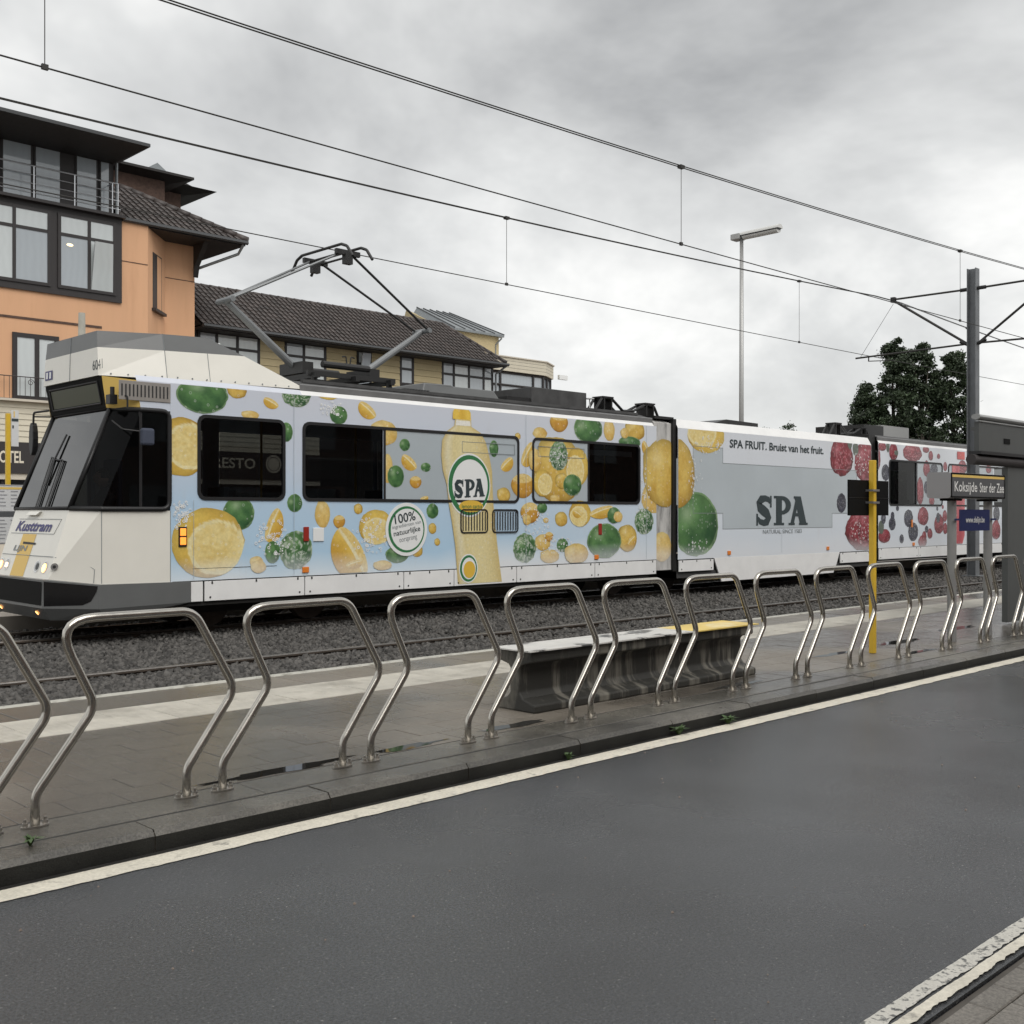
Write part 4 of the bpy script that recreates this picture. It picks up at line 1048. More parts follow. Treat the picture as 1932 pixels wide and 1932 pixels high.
def bubbles(s, z, hw, hh, n, parent, lay=3):
    mb = MB(); r_ = random.Random(int(s * 100))
    for _ in range(n):
        a, q = r_.uniform(0, 6.28), r_.random() ** .7; rad = r_.uniform(.008, .026)
        x, y = s + hw * q * math.cos(a), z + hh * q * math.sin(a)
        if any(h[0] - .03 < x < h[1] + .03 and h[2] - .03 < y < h[3] + .03 for h in RECT): continue
        mb.disc((x, VN - .0026 - .0013 * lay - r_.uniform(0, .0012), y), (1, 0, 0), (0, 0, 1), rad * .55 if rad > .015 else 0, rad, 9)
    tag(mb.build("printed_bubbles", M["badge_white"], parent, fix=False), kind="stuff")
for a_ in ((7.12, 1.58, .17, .22, 60, shA), (8.55, 1.25, .30, .26, 70, shA), (9.55, 3.15, .3, .12, 40, shA), (10.25, 1.25, .35, .3, 70, shA), (13.9, 1.5, .4, .3, 50, shA), (14.5, 2.6, .3, .2, 25, shA, 8), (14.3, 1.05, .5, .2, 50, shA), (16.9, 1.9, .3, .7, 60, shA), 
           (18.55, 2.4, .25, .5, 40, shB, 6), (18.6, .95, .5, .15, 25, shB, 6), (19.0, 3.05, .5, .2, 50, shB, 6), (25.4, 2.9, .5, .4, 50, shB, 6), (25.4, 1.2, .5, .4, 50, shB, 6)):
    bubbles(*a_)
# ---- bottle print
def strip_print(Lp, Rp, colf, name, parent, lay, nx=8, wave=False):
    n = len(Lp); pts, cols = [], []
    for (a, b) in zip(Lp, Rp):
        for k in range(nx + 1):
            t = k / nx; pts.append((a[0] * (1 - t) + b[0] * t, a[1] * (1 - t) + b[1] * t)); cols.append(np.array(colf(t, a[1])))
    fs = [(i * (nx+1) + k, i * (nx+1) + k + 1, (i+1) * (nx+1) + k + 1, (i+1) * (nx+1) + k) for i in range(n - 1) for k in range(nx)]
    return finish_print(pts, cols, fs, name, parent, lay, VN, (6, 40, .44, 3.40), (), wave)
def bcol(t, z):
    e_ = abs(t - .5) * 2
    c = lerp((.74, .64, .34), (.60, .47, .20), e_ ** 2.5)
    return lerp(c, (.80, .78, .62), .5 if (.12 < t < .2) else 0)
BOT_L = [(11.98, 3.16), (11.96, 3.05), (11.81, 2.96), (11.7, 2.8), (11.68, 2.56), (11.71, 2.32), (11.8, 2.07), (11.84, 1.78), (11.91, 1.46), (11.98, 1.09), (12.01, .79), (12.04, .45)]
BOT_R = [(12.33, 3.16), (12.34, 3.05), (12.55, 2.96), (12.67, 2.8), (12.75, 2.56), (12.81, 2.32), (12.82, 2.07), (12.84, 1.78), (12.88, 1.46), (12.93, 1.09), (12.98, .79), (13.04, .45)]
bo_ = strip_print(BOT_L, BOT_R, bcol, "printed_bottle", shA, 6)
strip_print([(11.96, 3.325), (11.93, 3.28), (11.925, 3.19), (11.93, 3.16)], [(12.28, 3.325), (12.32, 3.28), (12.325, 3.19), (12.34, 3.16)], lambda t, z: lerp((.72, .45, .06), (.82, .57, .10), .5 + .5 * math.sin(t * 9)), "printed_bottle_cap", shA, 7)
strip_print([(12.00, 3.14), (11.99, 3.06)], [(12.31, 3.14), (12.32, 3.06)], lambda t, z: (.82, .80, .72), "printed_bottle_neck", shA, 7)
def flat_ellipse(name, c, rx, rz, lay, mt, parent, r0=0, off=0):
    n = 44; o = [(c[0] + rx * math.cos(2*math.pi*k/n), VN - .0026 - .0013 * lay, c[1] + rz * math.sin(2*math.pi*k/n)) for k in range(n)]
    mb = MB()
    if r0:
        i = [(c[0] + rx * r0 * math.cos(2*math.pi*k/n) + off, VN - .0026 - .0013 * lay, c[1] + rz * r0 * math.sin(2*math.pi*k/n)) for k in range(n)]
        mb.add(o + i, [(k, (k+1) % n, n + (k+1) % n, n + k) for k in range(n)])
    else: mb.poly(o)
    return mb.build(name, M[mt], parent, fix=False)
flat_ellipse("bottle_label", (12.29, 2.08), .475, .53, 8, "badge_white", shA)
flat_ellipse("label_ring", (12.29, 2.08), .46, .50, 9, "text_green", shA, .86, .02)
flat_ellipse("label_band", (12.33, 1.73), .27, .10, 9.5, "lijn_yellow", shA)
flat_ellipse("emblem", (12.27, .70), .21, .24, 8, "badge_white", shA); flat_ellipse("emblem_ring", (12.27, .70), .19, .22, 9, "text_green", shA, .82, .01); flat_ellipse("emblem_lemon", (12.29, .68), .13, .14, 10, "lijn_yellow", shA)

def side_y(lay): return VN - .0026 - .0013 * lay
def ptxt(body, s0, s1, z0, z1, lay, mt, parent, bold=.02, shear=0, tilt=0, v=None):
    y = side_y(lay) if v is None else v; w_, h_ = s1 - s0, z1 - z0; c, s = math.cos(R(tilt)), math.sin(R(tilt))
    return text_mb(body, (s0, y, z0), (w_ * c, 0, w_ * s), (-h_ * s, 0, h_ * c), bold, shear).build("lettering", M[mt], parent, fix=False)
def spa_logo(s0, z0, W, H_, lay, parent, tilt=0.0):
    mb = MB(); k = [0]; kx, kz = W / 2.14, H_ / .66
    def P(x, z): return (s0 + x * kx, side_y(lay) - .0002 * k[0], z0 + z * kz + x * kx * tilt)
    def poly(pts): mb.poly([P(*p) for p in pts]); k[0] += 1
    cl = [(.58, .50, .03), (.52, .575, .05), (.38, .60, .055), (.22, .575, .075), (.135, .49, .085), (.165, .40, .09), (.30, .335, .095), (.45, .265, .09), (.52, .165, .085), (.46, .085, .075), (.32, .055, .055), (.17, .085, .05), (.09, .17, .03)]
    L_, R_ = [], []
    for i, (x, z, w_) in enumerate([(x, z, w_ * 1.25) for x, z, w_ in cl]):
        a, b = cl[max(0, i - 1)], cl[min(len(cl) - 1, i + 1)]
        d = Vector((b[0] - a[0], b[1] - a[1])).normalized()
        L_.append((x - d.y * w_, z + d.x * w_)); R_.append((x + d.y * w_, z - d.x * w_))
    for i in range(len(cl) - 1): mb.quad(P(*L_[i]), P(*R_[i]), P(*R_[i + 1]), P(*L_[i + 1]))
    k[0] += 1
    poly([(.575, .40), (.64, .40), (.64, .66), (.575, .66)]); poly([(.03, 0), (.095, 0), (.095, .26), (.03, .26)])
    poly([(.82, 0), (1.06, 0), (1.06, .66), (.82, .66)]); poly([(.73, 0), (1.15, 0), (1.15, .055), (.73, .055)]); poly([(.73, .605), (.90, .605), (.90, .66), (.73, .66)])
    o = [(1.05 + .39 * math.cos(t), .45 + .21 * math.sin(t)) for t in [math.pi * (.5 - q / 10) for q in range(11)]]
    i_ = [(1.05 + .17 * math.cos(t), .45 + .125 * math.sin(t)) for t in [math.pi * (.5 - q / 10) for q in range(11)]]
    for q in range(10): mb.quad(P(*o[q]), P(*o[q + 1]), P(*i_[q + 1]), P(*i_[q]))
    k[0] += 1
    poly([(1.41, .02), (1.56, .02), (1.78, .62), (1.66, .64)]); poly([(1.58, .66), (1.86, .66), (2.12, 0), (1.83, 0)]); poly([(1.52, .20), (1.94, .20), (1.92, .275), (1.55, .275)])
    poly([(1.34, 0), (1.60, 0), (1.60, .05), (1.34, .05)]); poly([(1.78, 0), (2.16, 0), (2.16, .05), (1.78, .05)]); poly([(1.56, .615), (1.80, .615), (1.80, .66), (1.56, .66)])
    return mb.build("logo_lettering", M["text_dark"], parent, fix=False)
spa_logo(20.76, 1.35, 2.14, .66, 3, shB)
spa_logo(11.95, 1.86, .68, .30, 11, shA, .06)
ptxt("lemon cactus", 12.12, 12.58, 1.695, 1.765, 11, "text_green", shA, .01)
ptxt("SPA FRUIT. Bruist van het fruit.", 19.78, 23.64, 3.02, 3.20, 3, "text_dark", shB, .022)
ptxt("NATURAL SINCE 1583", 21.05, 22.66, 1.165, 1.255, 3, "text_grey", shB, .004)
flat_ellipse("badge", (10.96, 1.36), .42, .42, 8, "badge_white", shA)
flat_ellipse("badge_ring", (10.96, 1.36), .365, .365, 9, "text_green", shA, .90, .012)
ptxt("100%", 10.73, 11.15, 1.44, 1.59, 10, "text_dark", shA, .014, tilt=9)
ptxt("ingrediënten van", 10.68, 11.26, 1.345, 1.42, 10, "text_grey", shA, 0, tilt=9)
ptxt("natuurlijke", 10.71, 11.25, 1.225, 1.335, 10, "text_dark", shA, .010, tilt=9)
ptxt("oorsprong", 10.82, 11.18, 1.13, 1.21, 10, "text_grey", shA, 0, tilt=9)
# red-capped bottle print on the rear section
strip_print([(30.62, 2.98), (30.62, 2.6), (30.45, 2.3), (30.45, 1.0), (30.6, .76)], [(31.1, 2.98), (31.1, 2.6), (31.45, 2.3), (31.45, 1.0), (31.3, .76)], lambda t, z: lerp((.40, .03, .05), (.62, .12, .13), .5 + .5 * math.sin(t * 7)), "printed_bottle", shC, 5)
strip_print([(30.95, 3.38), (30.95, 3.16)], [(31.45, 3.38), (31.45, 3.16)], lambda t, z: lerp((.45, .02, .02), (.62, .06, .04), t), "printed_bottle_cap", shC, 6)

for sh_, xs_, z1_ in ((shA, (7.30, 8.88, 13.62, 16.95), 3.33), (shB, (21.8,), 1.28), (shC, (28.6, 31.9), 1.8)):
    for x in xs_:
        MB().box(x - .003, x + .003, VN - .0175, VN - .0165, .73, Z0W if sh_ is shA and x == 7.30 else z1_).build("panel_joint", M["film_tint"], sh_)
# ---- link cover and bellows
lk = MB().quad((17.285, 13.70, .48), (17.85, 13.70, .48), (17.85, 13.70, 3.42), (17.285, 13.70, 3.42)).quad((17.285, 13.70, 3.42), (17.85, 13.70, 3.42), (17.85, 13.86, 3.50), (17.285, 13.86, 3.50))
lk.quad((17.285, 13.70, .48), (17.285, 13.90, .48), (17.285, 13.90, 3.42), (17.285, 13.70, 3.42)).build("link_cover", M["link_dirt"], tram)
fruit('orange', 17.49, 2.42, .63, .68, 0, 'A', shA); lc = [o for o in bpy.data.objects if o.name.startswith("link_cover")][0]
fruit('orange', 17.62, 2.42, .60, .68, 0, 'L', lc); fruit('lemon', 17.55, .95, .3, .3, 0, 'L', lc); fruit('orange', 17.90, 2.42, .62, .72, 0, 'B', shB)
def bellows(a, b):
    mb = MB(); n = 7
    for k in range(n):
        x = a + (b - a) * (k + .5) / n; h = (b - a) / n * .42
        mb.box(x - h, x + h, 13.80 + .03 * (k % 2), 15.94 - .03 * (k % 2), .55, 3.44)
    mb.box(a, b, 13.9, 15.84, .52, 3.38)
    mb.build("bellows", M["tram_black"], tram)
bellows(17.2, 18.02); bellows(25.92, 26.40)
MB().box(17.86, 17.965, 13.655, 13.80, .45, 3.52).box(17.35, 17.965, 13.72, 16.0, 3.505, 3.56).build("joint_frame", M["tram_black"], tram)
MB().box(25.985, 26.32, 13.70, 13.8, .45, 3.5).box(25.985, 26.32, 13.70, 16.0, 3.5, 3.62).build("joint_frame", M["tram_black"], tram)

# ---- skirts
def skirt(a, b, z0, z1, latch=True):
    q = MB().box(a + .008, b - .008, VN - .006, VN + .02, z0, z1 - .012).build("skirt_panel", M["tram_white"], tram, bevel=.004)
    if latch:
        l_ = MB()
        for x in (a + .12, (a + b) / 2, b - .12): l_.box(x - .012, x + .012, VN - .010, VN - .0065, z1 - .05, z1 - .014)
        for x in (a + .09, b - .09): l_.tube([(x, VN - .0065, z0 + .05), (x, VN - .012, z0 + .05)], .014, 8)
        l_.build("latch", M["line_black"], q)
ed = [7.46, 9.07, 10.91, 11.96, 13.40, 15.44, 17.27]
for a, b in zip(ed, ed[1:]): skirt(a, b, .42, .70)
skirt(7.26, 7.45, .42, .70, False)
skirt(18.0, 19.2, .43, .67)
skirt(24.42, 25.95, .41, .67)
for k in range(6): skirt(26.36 + k * 2.2, 26.36 + (k + 1) * 2.2, .44, .73)
lo_ = [(19.22, .68), (19.36, .40), (19.49, .175), (24.1, .19), (24.25, .39), (24.40, .68)]
MB().ext([(x, VN - .002, z) for x, z in lo_], (0, .03, 0)).build("low_floor_skirt", M["tram_white"], tram, bevel=.004)
ln_ = MB().box(7.0, 17.27, VN - .004, VN + .012, .694, .704)
ln_.box(7.29, 8.6, VN - .0045, VN - .001, .862, .868)
ln_.build("seam", M["line_black"], tram)
MB().box(6.3, 17.1, 13.66, 16.05, .36, .78).box(18.0, 25.9, 13.68, 16.05, .30, .66).box(26.4, 39.4, 13.68, 16.05, .40, .74).build("underframe", M["tram_under"], tram)
for s in (8.75, 17.6, 26.1, 36.0):
    bg = MB().box(s - 1.2, s + 1.2, 14.15, 14.28, .22, .5).box(s - 1.2, s + 1.2, 15.46, 15.59, .22, .5).box(s - .3, s + .3, 14.28, 15.46, .2, .45).build("bogie", M["tram_under"], tram)
    for x in (s - .85, s + .85):
        for v in (14.30, 15.30):
            MB().tube([(x, v, .335), (x, v + .13, .335)], .335, 20).build("wheel", M["rail_side"], bg)
# ---- markers and small fittings
def marker(s, z, w_, h_, mt, name):
    MB().box(s - w_, s + w_, VN - .022, VN - .002, z - h_, z + h_).build(name, M[mt], tram, bevel=.006)
for s, z in ((9.08, .79), (15.48, .80), (19.75, .775), (23.83, .785), (28.27, .80)): marker(s, z, .055, .042, "amber", "side_marker")
for s, z in ((9.09, 1.31), (15.58, 1.32)): marker(s, z, .045, .105, "red_marker", "side_reflector")
marker(28.17, 1.35, .04, .10, "amber", "side_marker")
t_ = MB().box(7.085, 7.20, VN - .018, VN - .002, 1.165, 1.43).build("turn_signal", M["black_rubber"], tram)
MB().box(7.10, 7.185, VN - .03, VN - .0185, 1.31, 1.41).box(7.10, 7.185, VN - .03, VN - .0185, 1.19, 1.29).build("turn_lens", M["amber_lit"], t_, bevel=.006)
MB().box(9.21, 9.40, VN - .016, VN - .002, 1.20, 1.40).build("door_button_box", M["badge_white"], tram, bevel=.01)
# vents with slats
for a, b, c, d in ((12.09, 12.71, 1.28, 1.685), (12.81, 13.43, 1.28, 1.685)):
    o = rrect(a, b, c, d, .07); i = rrect(a + .025, b - .025, c + .025, d - .025, .05); n = len(o); y = VN - .02
    f_ = MB().add([(x, y, z) for x, z in o] + [(x, y, z) for x, z in i] + [(x, VN - .003, z) for x, z in o], [(k, (k+1) % n, n + (k+1) % n, n + k) for k in range(n)] + [(k, (k+1) % n, 2*n + (k+1) % n, 2*n + k) for k in range(n)])
    vt = f_.build("vent", M["black_rubber"], tram)
    for k in range(9):
        x = a + .06 + k * (b - a - .12) / 8
        MB().box(x - .011, x + .011, VN - .0175, VN - .0142, c + .045, d - .045).build("slat", M["line_black"], vt)
gr = MB().box(6.26, 6.97, VN - .012, VN - .003, 3.07, 3.32).build("grille", M["grille"], tram, bevel=.005)
for k in range(13):
    x = 6.30 + k * .052
    MB().box(x - .009, x + .009, VN - .016, VN - .0125, 3.12, 3.275).build("slot", M["line_black"], gr)
MB().quad((6.56, VN, 2.96), (6.969, VN, 2.96), (6.969, VN, 3.335), (6.50, VN, 3.335)).build("cab_upper_panel", M["tram_print"], tram, fix=False)

# ---- cab
def F(u, z, e_=0.004):           # point on the sloping lower front, u from the far to the near edge
    return Vector((5.50 + .27 * (z - .78) / .88 - e_, 15.77 - 1.8 * u, z))
fr_ = MB().quad((5.50, 15.77, .78), (5.50, 13.97, .78), (5.77, 13.97, 1.66), (5.77, 15.77, 1.66))
for f_ in (lambda p: p, mir):
    fr_.quad(*[f_(p) for p in ((5.50, 13.97, .78), (6.03, VN, .71), (6.04, VN, 1.65), (5.77, 13.97, 1.66))])
    fr_.quad(*[f_(p) for p in ((6.03, VN, .71), (6.975, VN, .70), (6.975, VN, 1.645), (6.04, VN, 1.65))])
fr_.quad((5.77, 13.97, 1.66), (6.04, VN, 1.65), (6.04, VF, 1.65), (5.77, 15.77, 1.66))
cab = fr_.build("cab_front", M["tram_cream"], tram, bevel=.02)
sm = MB().box(6.034, 6.042, VN - .0035, VN + .001, .72, 1.64).box(6.968, 6.976, VN - .0035, VN + .001, .70, 1.64)
for u0, z0, u1, z1 in ((0.02, 1.06, .98, 1.06),):
    a, b = F(u0, z0), F(u1, z1); sm.tube([a, b], .004, 4)
tp_ = [Vector((5.585, 13.962, 1.055)), Vector((5.72, 13.868, 1.03)), Vector((5.93, 13.69, .93)), Vector((5.965, 13.66, .90)), Vector((5.955, 13.665, .73))]
sm.tube(tp_, .004, 4).build("panel_seam", M["text_grey"], cab)
ks = MB()
for (ua, za, ub, zb) in ((.14, 1.535, .93, 1.535), (.06, 1.345, .87, 1.345), (.93, 1.535, .87, 1.345)): ks.tube([F(ua, za), F(ub, zb)], .003, 4)
ks.build("plate_outline", M["text_grey"], cab)
def front_text(body, u0, u1, z0, z1, mt, bold=.02, shear=0, e_=.006):
    O = F(u0, z0, e_); return text_mb(body, O, F(u1, z0, e_) - O, F(u0, z1, e_) - O, bold, shear).build("lettering", M[mt], cab, fix=False)
front_text("Kusttram", .13, .80, 1.37, 1.51, "kust_blue", .03, .3)
MB().quad(F(.29, .785, .0035), F(.545, .785, .0035), F(.56, 1.335, .0035), F(.305, 1.335, .0035)).build("stripe", M["lijn_yellow"], cab, fix=False)
front_text("LIJN", .21, .47, 1.09, 1.185, "text_grey", .03, .15, .007)
MB().quad(F(.36, 1.205, .007), F(.60, 1.20, .007), F(.60, 1.225, .007), F(.36, 1.235, .007)).build("logo_bar", M["line_black"], cab, fix=False)
U_ = Vector((0, -1, 0)); W_ = Vector((.27, 0, .88)).normalized()
for u, lit in ((.055, "lamp_warm"), (.17, "lamp_lit"), (.745, None), (.885, "lamp_warm")):
    c = F(u, .93); h = MB()
    for k in range(3):
        pass
    n_ = Vector((-.95, 0, .29))
    h.disc(c, U_, W_, .068, .085, 24); hl = h.build("headlight", M["badge_white"], cab, fix=False)
    MB().disc(c + Vector((-.001, 0, 0)), U_, W_, 0, .068, 24).build("bowl", M["lamp_bowl"], hl, fix=False)
    if lit:
        MB().disc(c + Vector((-.006, 0, 0)) - W_ * .012, U_, W_, 0, .058 if lit == "lamp_warm" else .034, 20).build("bulb", M[lit], hl, fix=False)
    else:
        MB().disc(c + Vector((-.005, -.02, 0)), U_, W_, 0, .045, 20).build("bulb", M["tram_black"], hl, fix=False)
tn = Vector((.53, -.35, 0)).normalized(); tc_ = Vector((5.565, 13.92, .94))
fg = MB().disc(tc_ + Vector((-.004, -.006, 0)), tn, Vector((.15, 0, .98)), 0, .045, 20).build("corner_lamp", M["lamp_bowl"], cab, fix=False)
MB().disc(tc_ + Vector((-.007, -.010, 0)), tn, Vector((.15, 0, .98)), .0, .02, 16).build("bulb", M["black_rubber"], fg, fix=False)
hk = MB().hexa([F(.30, 1.585, .0), F(.50, 1.585, .0), F(.50, 1.585, .05), F(.30, 1.585, .05)], [F(.33, 1.635, .0), F(.53, 1.635, .0), F(.53, 1.635, .03), F(.33, 1.635, .03)]).build("hook_cover", M["tram_cream"], cab, bevel=.008)
# bumper
bm_ = MB()
top = [(5.44, 15.77, .775), (5.44, 13.96, .775), (6.0, 13.60, .705), (7.255, 13.605, .695)]
mid_ = [(5.43, 15.77, .42), (5.43, 13.96, .42), (6.0, 13.595, .40), (7.255, 13.605, .42)]
bot = [(5.55, 15.74, .27), (5.55, 14.0, .26), (6.1, 13.66, .255), (7.0, 13.66, .36)]
for A_, B_ in ((mid_, top), (bot, mid_)):
    for k in range(3): bm_.quad(A_[k], A_[k + 1], B_[k + 1], B_[k])
    for k in range(1, 3): bm_.quad(*[mir(p) for p in (A_[k], A_[k + 1], B_[k + 1], B_[k])])
bm_.quad(top[0], top[1], (5.52, 13.97, .782), (5.52, 15.77, .782)).quad(top[1], top[2], (6.05, 13.63, .712), (5.52, 13.97, .782)).quad(top[2], top[3], (7.255, 13.63, .70), (6.05, 13.63, .712))
bm_.quad(bot[0], bot[1], bot[2], mir(bot[2])).quad(bot[2], bot[3], mir(bot[3]), mir(bot[2])).quad(mid_[3], top[3], (7.255, 13.63, .70), (7.255, 13.66, .42))
bump = bm_.build("bumper", M["tram_grey"], tram, bevel=.012)
def T(t, z, e_=.006):            # on the tapered bumper corner
    a = Vector((5.435, 13.96, z)); b = Vector((6.0, 13.597, z)); n_ = Vector((-.54, -.84, 0))
    return a + (b - a) * t + n_ * e_
MB().poly([T(.02, .755), T(.97, .69), T(.95, .62), T(.85, .50), T(.70, .455), T(.02, .45)]).build("corner_panel", M["gloss_black"], bump, fix=False)
MB().quad((5.425, 15.72, .46), (5.425, 14.0, .455), (5.43, 14.0, .75), (5.43, 15.72, .755)).build("coupler_cover", M["sign_black"], bump, fix=False)
for v in (14.25, 15.5): MB().disc((5.475, v, .345), (0, 1, 0), Vector((-.6, 0, .8)), 0, .03, 12).build("fog_lamp", M["lamp_warm"], bump, fix=False)
# windscreen, side glass
scr = MB().quad((5.78, 15.76, 1.69), (5.78, 13.98, 1.69), (6.30, 13.98, 2.98), (6.30, 15.76, 2.98)).build("windscreen", M["screen_glass"], tram, fix=False)
fm = MB()
lp_ = [(5.775, 13.965, 1.675), (6.04, VN - .004, 1.665), (6.955, VN - .004, 1.665), (6.955, VN - .004, 2.955), (6.57, VN - .004, 2.955), (6.305, 13.965, 2.985), (5.775, 13.965, 1.675)]
fm.tube(fillet(lp_, [0, .001, .11, .11, .001, .001, 0], 4), .034, 8)
fm.tube([(5.775, 13.97, 1.675), (5.775, 15.77, 1.675), (6.305, 15.77, 2.985), (6.305, 13.97, 2.985)], .028, 6)
fm.tube([mir(p) for p in lp_], .034, 6)
MB().box(6.535, 6.575, VN - .006, VN + .02, 1.69, 2.93).build("window_post", M["black_rubber"], tram)
fm.build("cab_window_frame", M["black_rubber"], tram, smooth=True)
for f_, nm in ((lambda p: p, "cab_side_window"), (mir, "cab_side_window")):
    MB().quad(*[f_(p) for p in ((5.79, 13.955, 1.68), (6.04, VN + .003, 1.675), (6.57, VN + .003, 2.95), (6.315, 13.955, 2.97))]).quad(*[f_(p) for p in ((6.04, VN + .003, 1.675), (6.96, VN + .003, 1.675), (6.96, VN + .003, 2.95), (6.57, VN + .003, 2.95))]).build(nm, M["tram_glass"], tram, fix=False)
def SC(v, t, e_=.025): return (5.78 + .52 * t - e_, v, 1.69 + 1.29 * t)
wp = MB()
for a, b in ((SC(15.03, .0), SC(15.18, .53)), (SC(14.97, .0), SC(15.12, .53)), (SC(14.70, .0), SC(14.80, .49)), (SC(14.63, 0), SC(14.74, .49))): wp.tube([a, b], .009, 6)
wp.tube([SC(15.18, .53), SC(15.05, .50)], .012, 6); wp.tube([SC(14.78, .49), SC(15.0, .50)], .012, 6)
wp.tube([SC(15.0, .24), SC(15.02, .5, .035), SC(14.98, .77)], .013, 6)
wp.build("wiper", M["black_rubber"], tram)
# dashboard and partition behind the windscreen
MB().box(5.95, 6.3, 14.0, 15.74, 1.30, 1.64).build("dashboard", M["interior_floor"], tram)
MB().box(6.55, 6.62, 14.25, 14.75, 1.35, 2.35).box(6.2, 6.6, 14.25, 14.75, 1.22, 1.34).build("driver_seat", M["seat_fabric"], tram, bevel=.03)
# destination box
db = MB().hexa([(6.26, 13.965, 2.99), (6.26, 15.775, 2.99), (6.62, 15.775, 2.99), (6.62, 13.965, 2.99)], [(6.18, 13.965, 3.395), (6.18, 15.775, 3.395), (6.62, 15.775, 3.395), (6.62, 13.965, 3.395)]).build("destination_box", M["sign_black"], tram)
def DB(v, z, e_=.004): return (6.26 - .08 * (z - 2.99) / .405 - e_, v, z)
MB().quad(DB(15.62, 3.07), DB(14.12, 3.07), DB(14.12, 3.31), DB(15.62, 3.31)).build("display_glass", M["display"], db, fix=False)
fm2 = MB()
for a, b in ((DB(15.65, 3.05, .006), DB(14.09, 3.05, .006)), (DB(15.65, 3.33, .006), DB(14.09, 3.33, .006)), (DB(15.65, 3.05, .006), DB(15.65, 3.33, .006)), (DB(14.09, 3.05, .006), DB(14.09, 3.33, .006))): fm2.tube([a, b], .012, 6)
fm2.build("display_frame", M["black_rubber"], db)
tpn = MB()
for f_ in (lambda p: p, mir): tpn.quad(*[f_(p) for p in ((6.25, 13.96, 2.985), (6.57, VN, 2.955), (6.50, VN, 3.335), (6.19, 13.96, 3.395))])
tpn.build("corner_panel", M["letter_yellow"], tram, fix=False)
# roof fairing
Bp = [(6.15, 13.97, 3.40), (7.0, 13.76, 3.40), (9.14, 13.665, 3.425)]; Mp = [(6.16, 14.02, 3.77), (7.0, 13.84, 3.79), (8.18, 13.80, 3.83)]; Tp = [(6.17, 14.06, 3.99), (7.0, 13.90, 4.02), (7.64, 13.88, 4.04)]
fw_, fg_ = MB(), MB()
for f_ in (lambda p: p, mir):
    for k in range(2):
        fw_.quad(*[f_(p) for p in (Bp[k], Bp[k+1], Mp[k+1], Mp[k])]); fg_.quad(*[f_(p) for p in (Mp[k], Mp[k+1], Tp[k+1], Tp[k])])
fw_.quad(Bp[0], mir(Bp[0]), mir(Mp[0]), Mp[0]).quad(Mp[2], Bp[2], mir(Bp[2]), mir(Mp[2])).add([*Bp, *[mir(p) for p in Bp[::-1]]], [tuple(range(6))])
fg_.quad(Mp[0], mir(Mp[0]), mir(Tp[0]), Tp[0]).quad(Tp[2], Mp[2], mir(Mp[2]), mir(Tp[2])).add([*Tp, *[mir(p) for p in Tp[::-1]]], [tuple(range(6))])
fai = fw_.build("roof_fairing", M["tram_cream"], tram); fg_.build("fairing_top", M["tram_grey"], fai)
sl = MB()
def seam_line(pts):
    sl.tube(pts, .0045, 4)
seam_line([Vector(p) + Vector((0, -.003, 0)) for p in (Bp[1], Mp[1], Tp[1])]); seam_line([Vector((6.147, 14.87, 3.40)), Vector((6.157, 14.87, 3.77)), Vector((6.167, 14.87, 3.99))])
seam_line([Vector((7.62, 13.732, 3.405)), Vector((7.62, 13.815, 3.81))])
sl.build("seam", M["text_grey"], fai)
riv = MB()
for k in range(14):
    t = k / 13; x = 6.3 + 2.75 * t; v = 13.97 - .21 * (x - 6.15) / .85 if x < 7 else 13.76 - .095 * (x - 7) / 2.14
    riv.tube([(x, v + .006, 3.43 + .02 * t), (x, v - .006, 3.43 + .02 * t)], .010, 6)
riv.build("rivet", M["text_grey"], fai)
O = Vector((6.148, 14.14, 3.475)); text_mb("6041", O, Vector((0, -.30, 0)), Vector((.003, .012, .13)), .0).build("lettering", M["text_dark"], fai, fix=False)
MB().quad((6.146, 15.70, 3.47), (6.146, 15.45, 3.47), (6.149, 15.45, 3.60), (6.149, 15.70, 3.60)).build("pictogram", M["kust_blue"], fai, fix=False)
MB().quad((6.143, 15.66, 3.49), (6.143, 15.60, 3.49), (6.146, 15.60, 3.58), (6.146, 15.66, 3.58)).quad((6.143, 15.55, 3.49), (6.143, 15.49, 3.49), (6.146, 15.49, 3.58), (6.146, 15.55, 3.58)).build("pictogram_symbol", M["badge_white"], fai, fix=False)
# bracket lamp on the near corner, mirrors
MB().box(6.20, 6.30, 13.74, 13.86, 3.02, 3.14).tube([(6.25, 13.78, 3.14), (6.25, 13.78, 3.24)], .03, 8).tube(fillet([(6.30, 13.70, 3.12), (6.36, 13.58, 3.12), (6.36, 13.58, 2.96)], .03), .012, 6).build("mirror_bracket", M["black_rubber"], tram)
m1_ = MB().tube(fillet([(6.22, 13.72, 2.80), (6.26, 13.50, 2.68), (6.45, 13.42, 2.66)], .06), .011, 6).build("mirror_arm", M["black_rubber"], tram)
MB().box(6.45, 6.62, 13.34, 13.44, 2.48, 2.70).build("mirror", M["seat_fabric"], tram, bevel=.03)
MB().tube(fillet([(6.30, 15.78, 3.08), (6.17, 16.18, 3.06), (6.17, 16.2, 2.75)], .05), .016, 6).tube([(6.3, 15.78, 2.98), (6.18, 16.15, 3.0)], .012, 6).build("mirror_arm", M["black_rubber"], tram)
mo = MB()
g_ = 14
ring0 = [(6.14, 16.21 + .08 * math.cos(2*math.pi*k/g_), 2.68 + .24 * math.sin(2*math.pi*k/g_)) for k in range(g_)]
mo.ext(ring0, (.08, 0, 0)).build("mirror", M["black_rubber"], tram, bevel=.01)

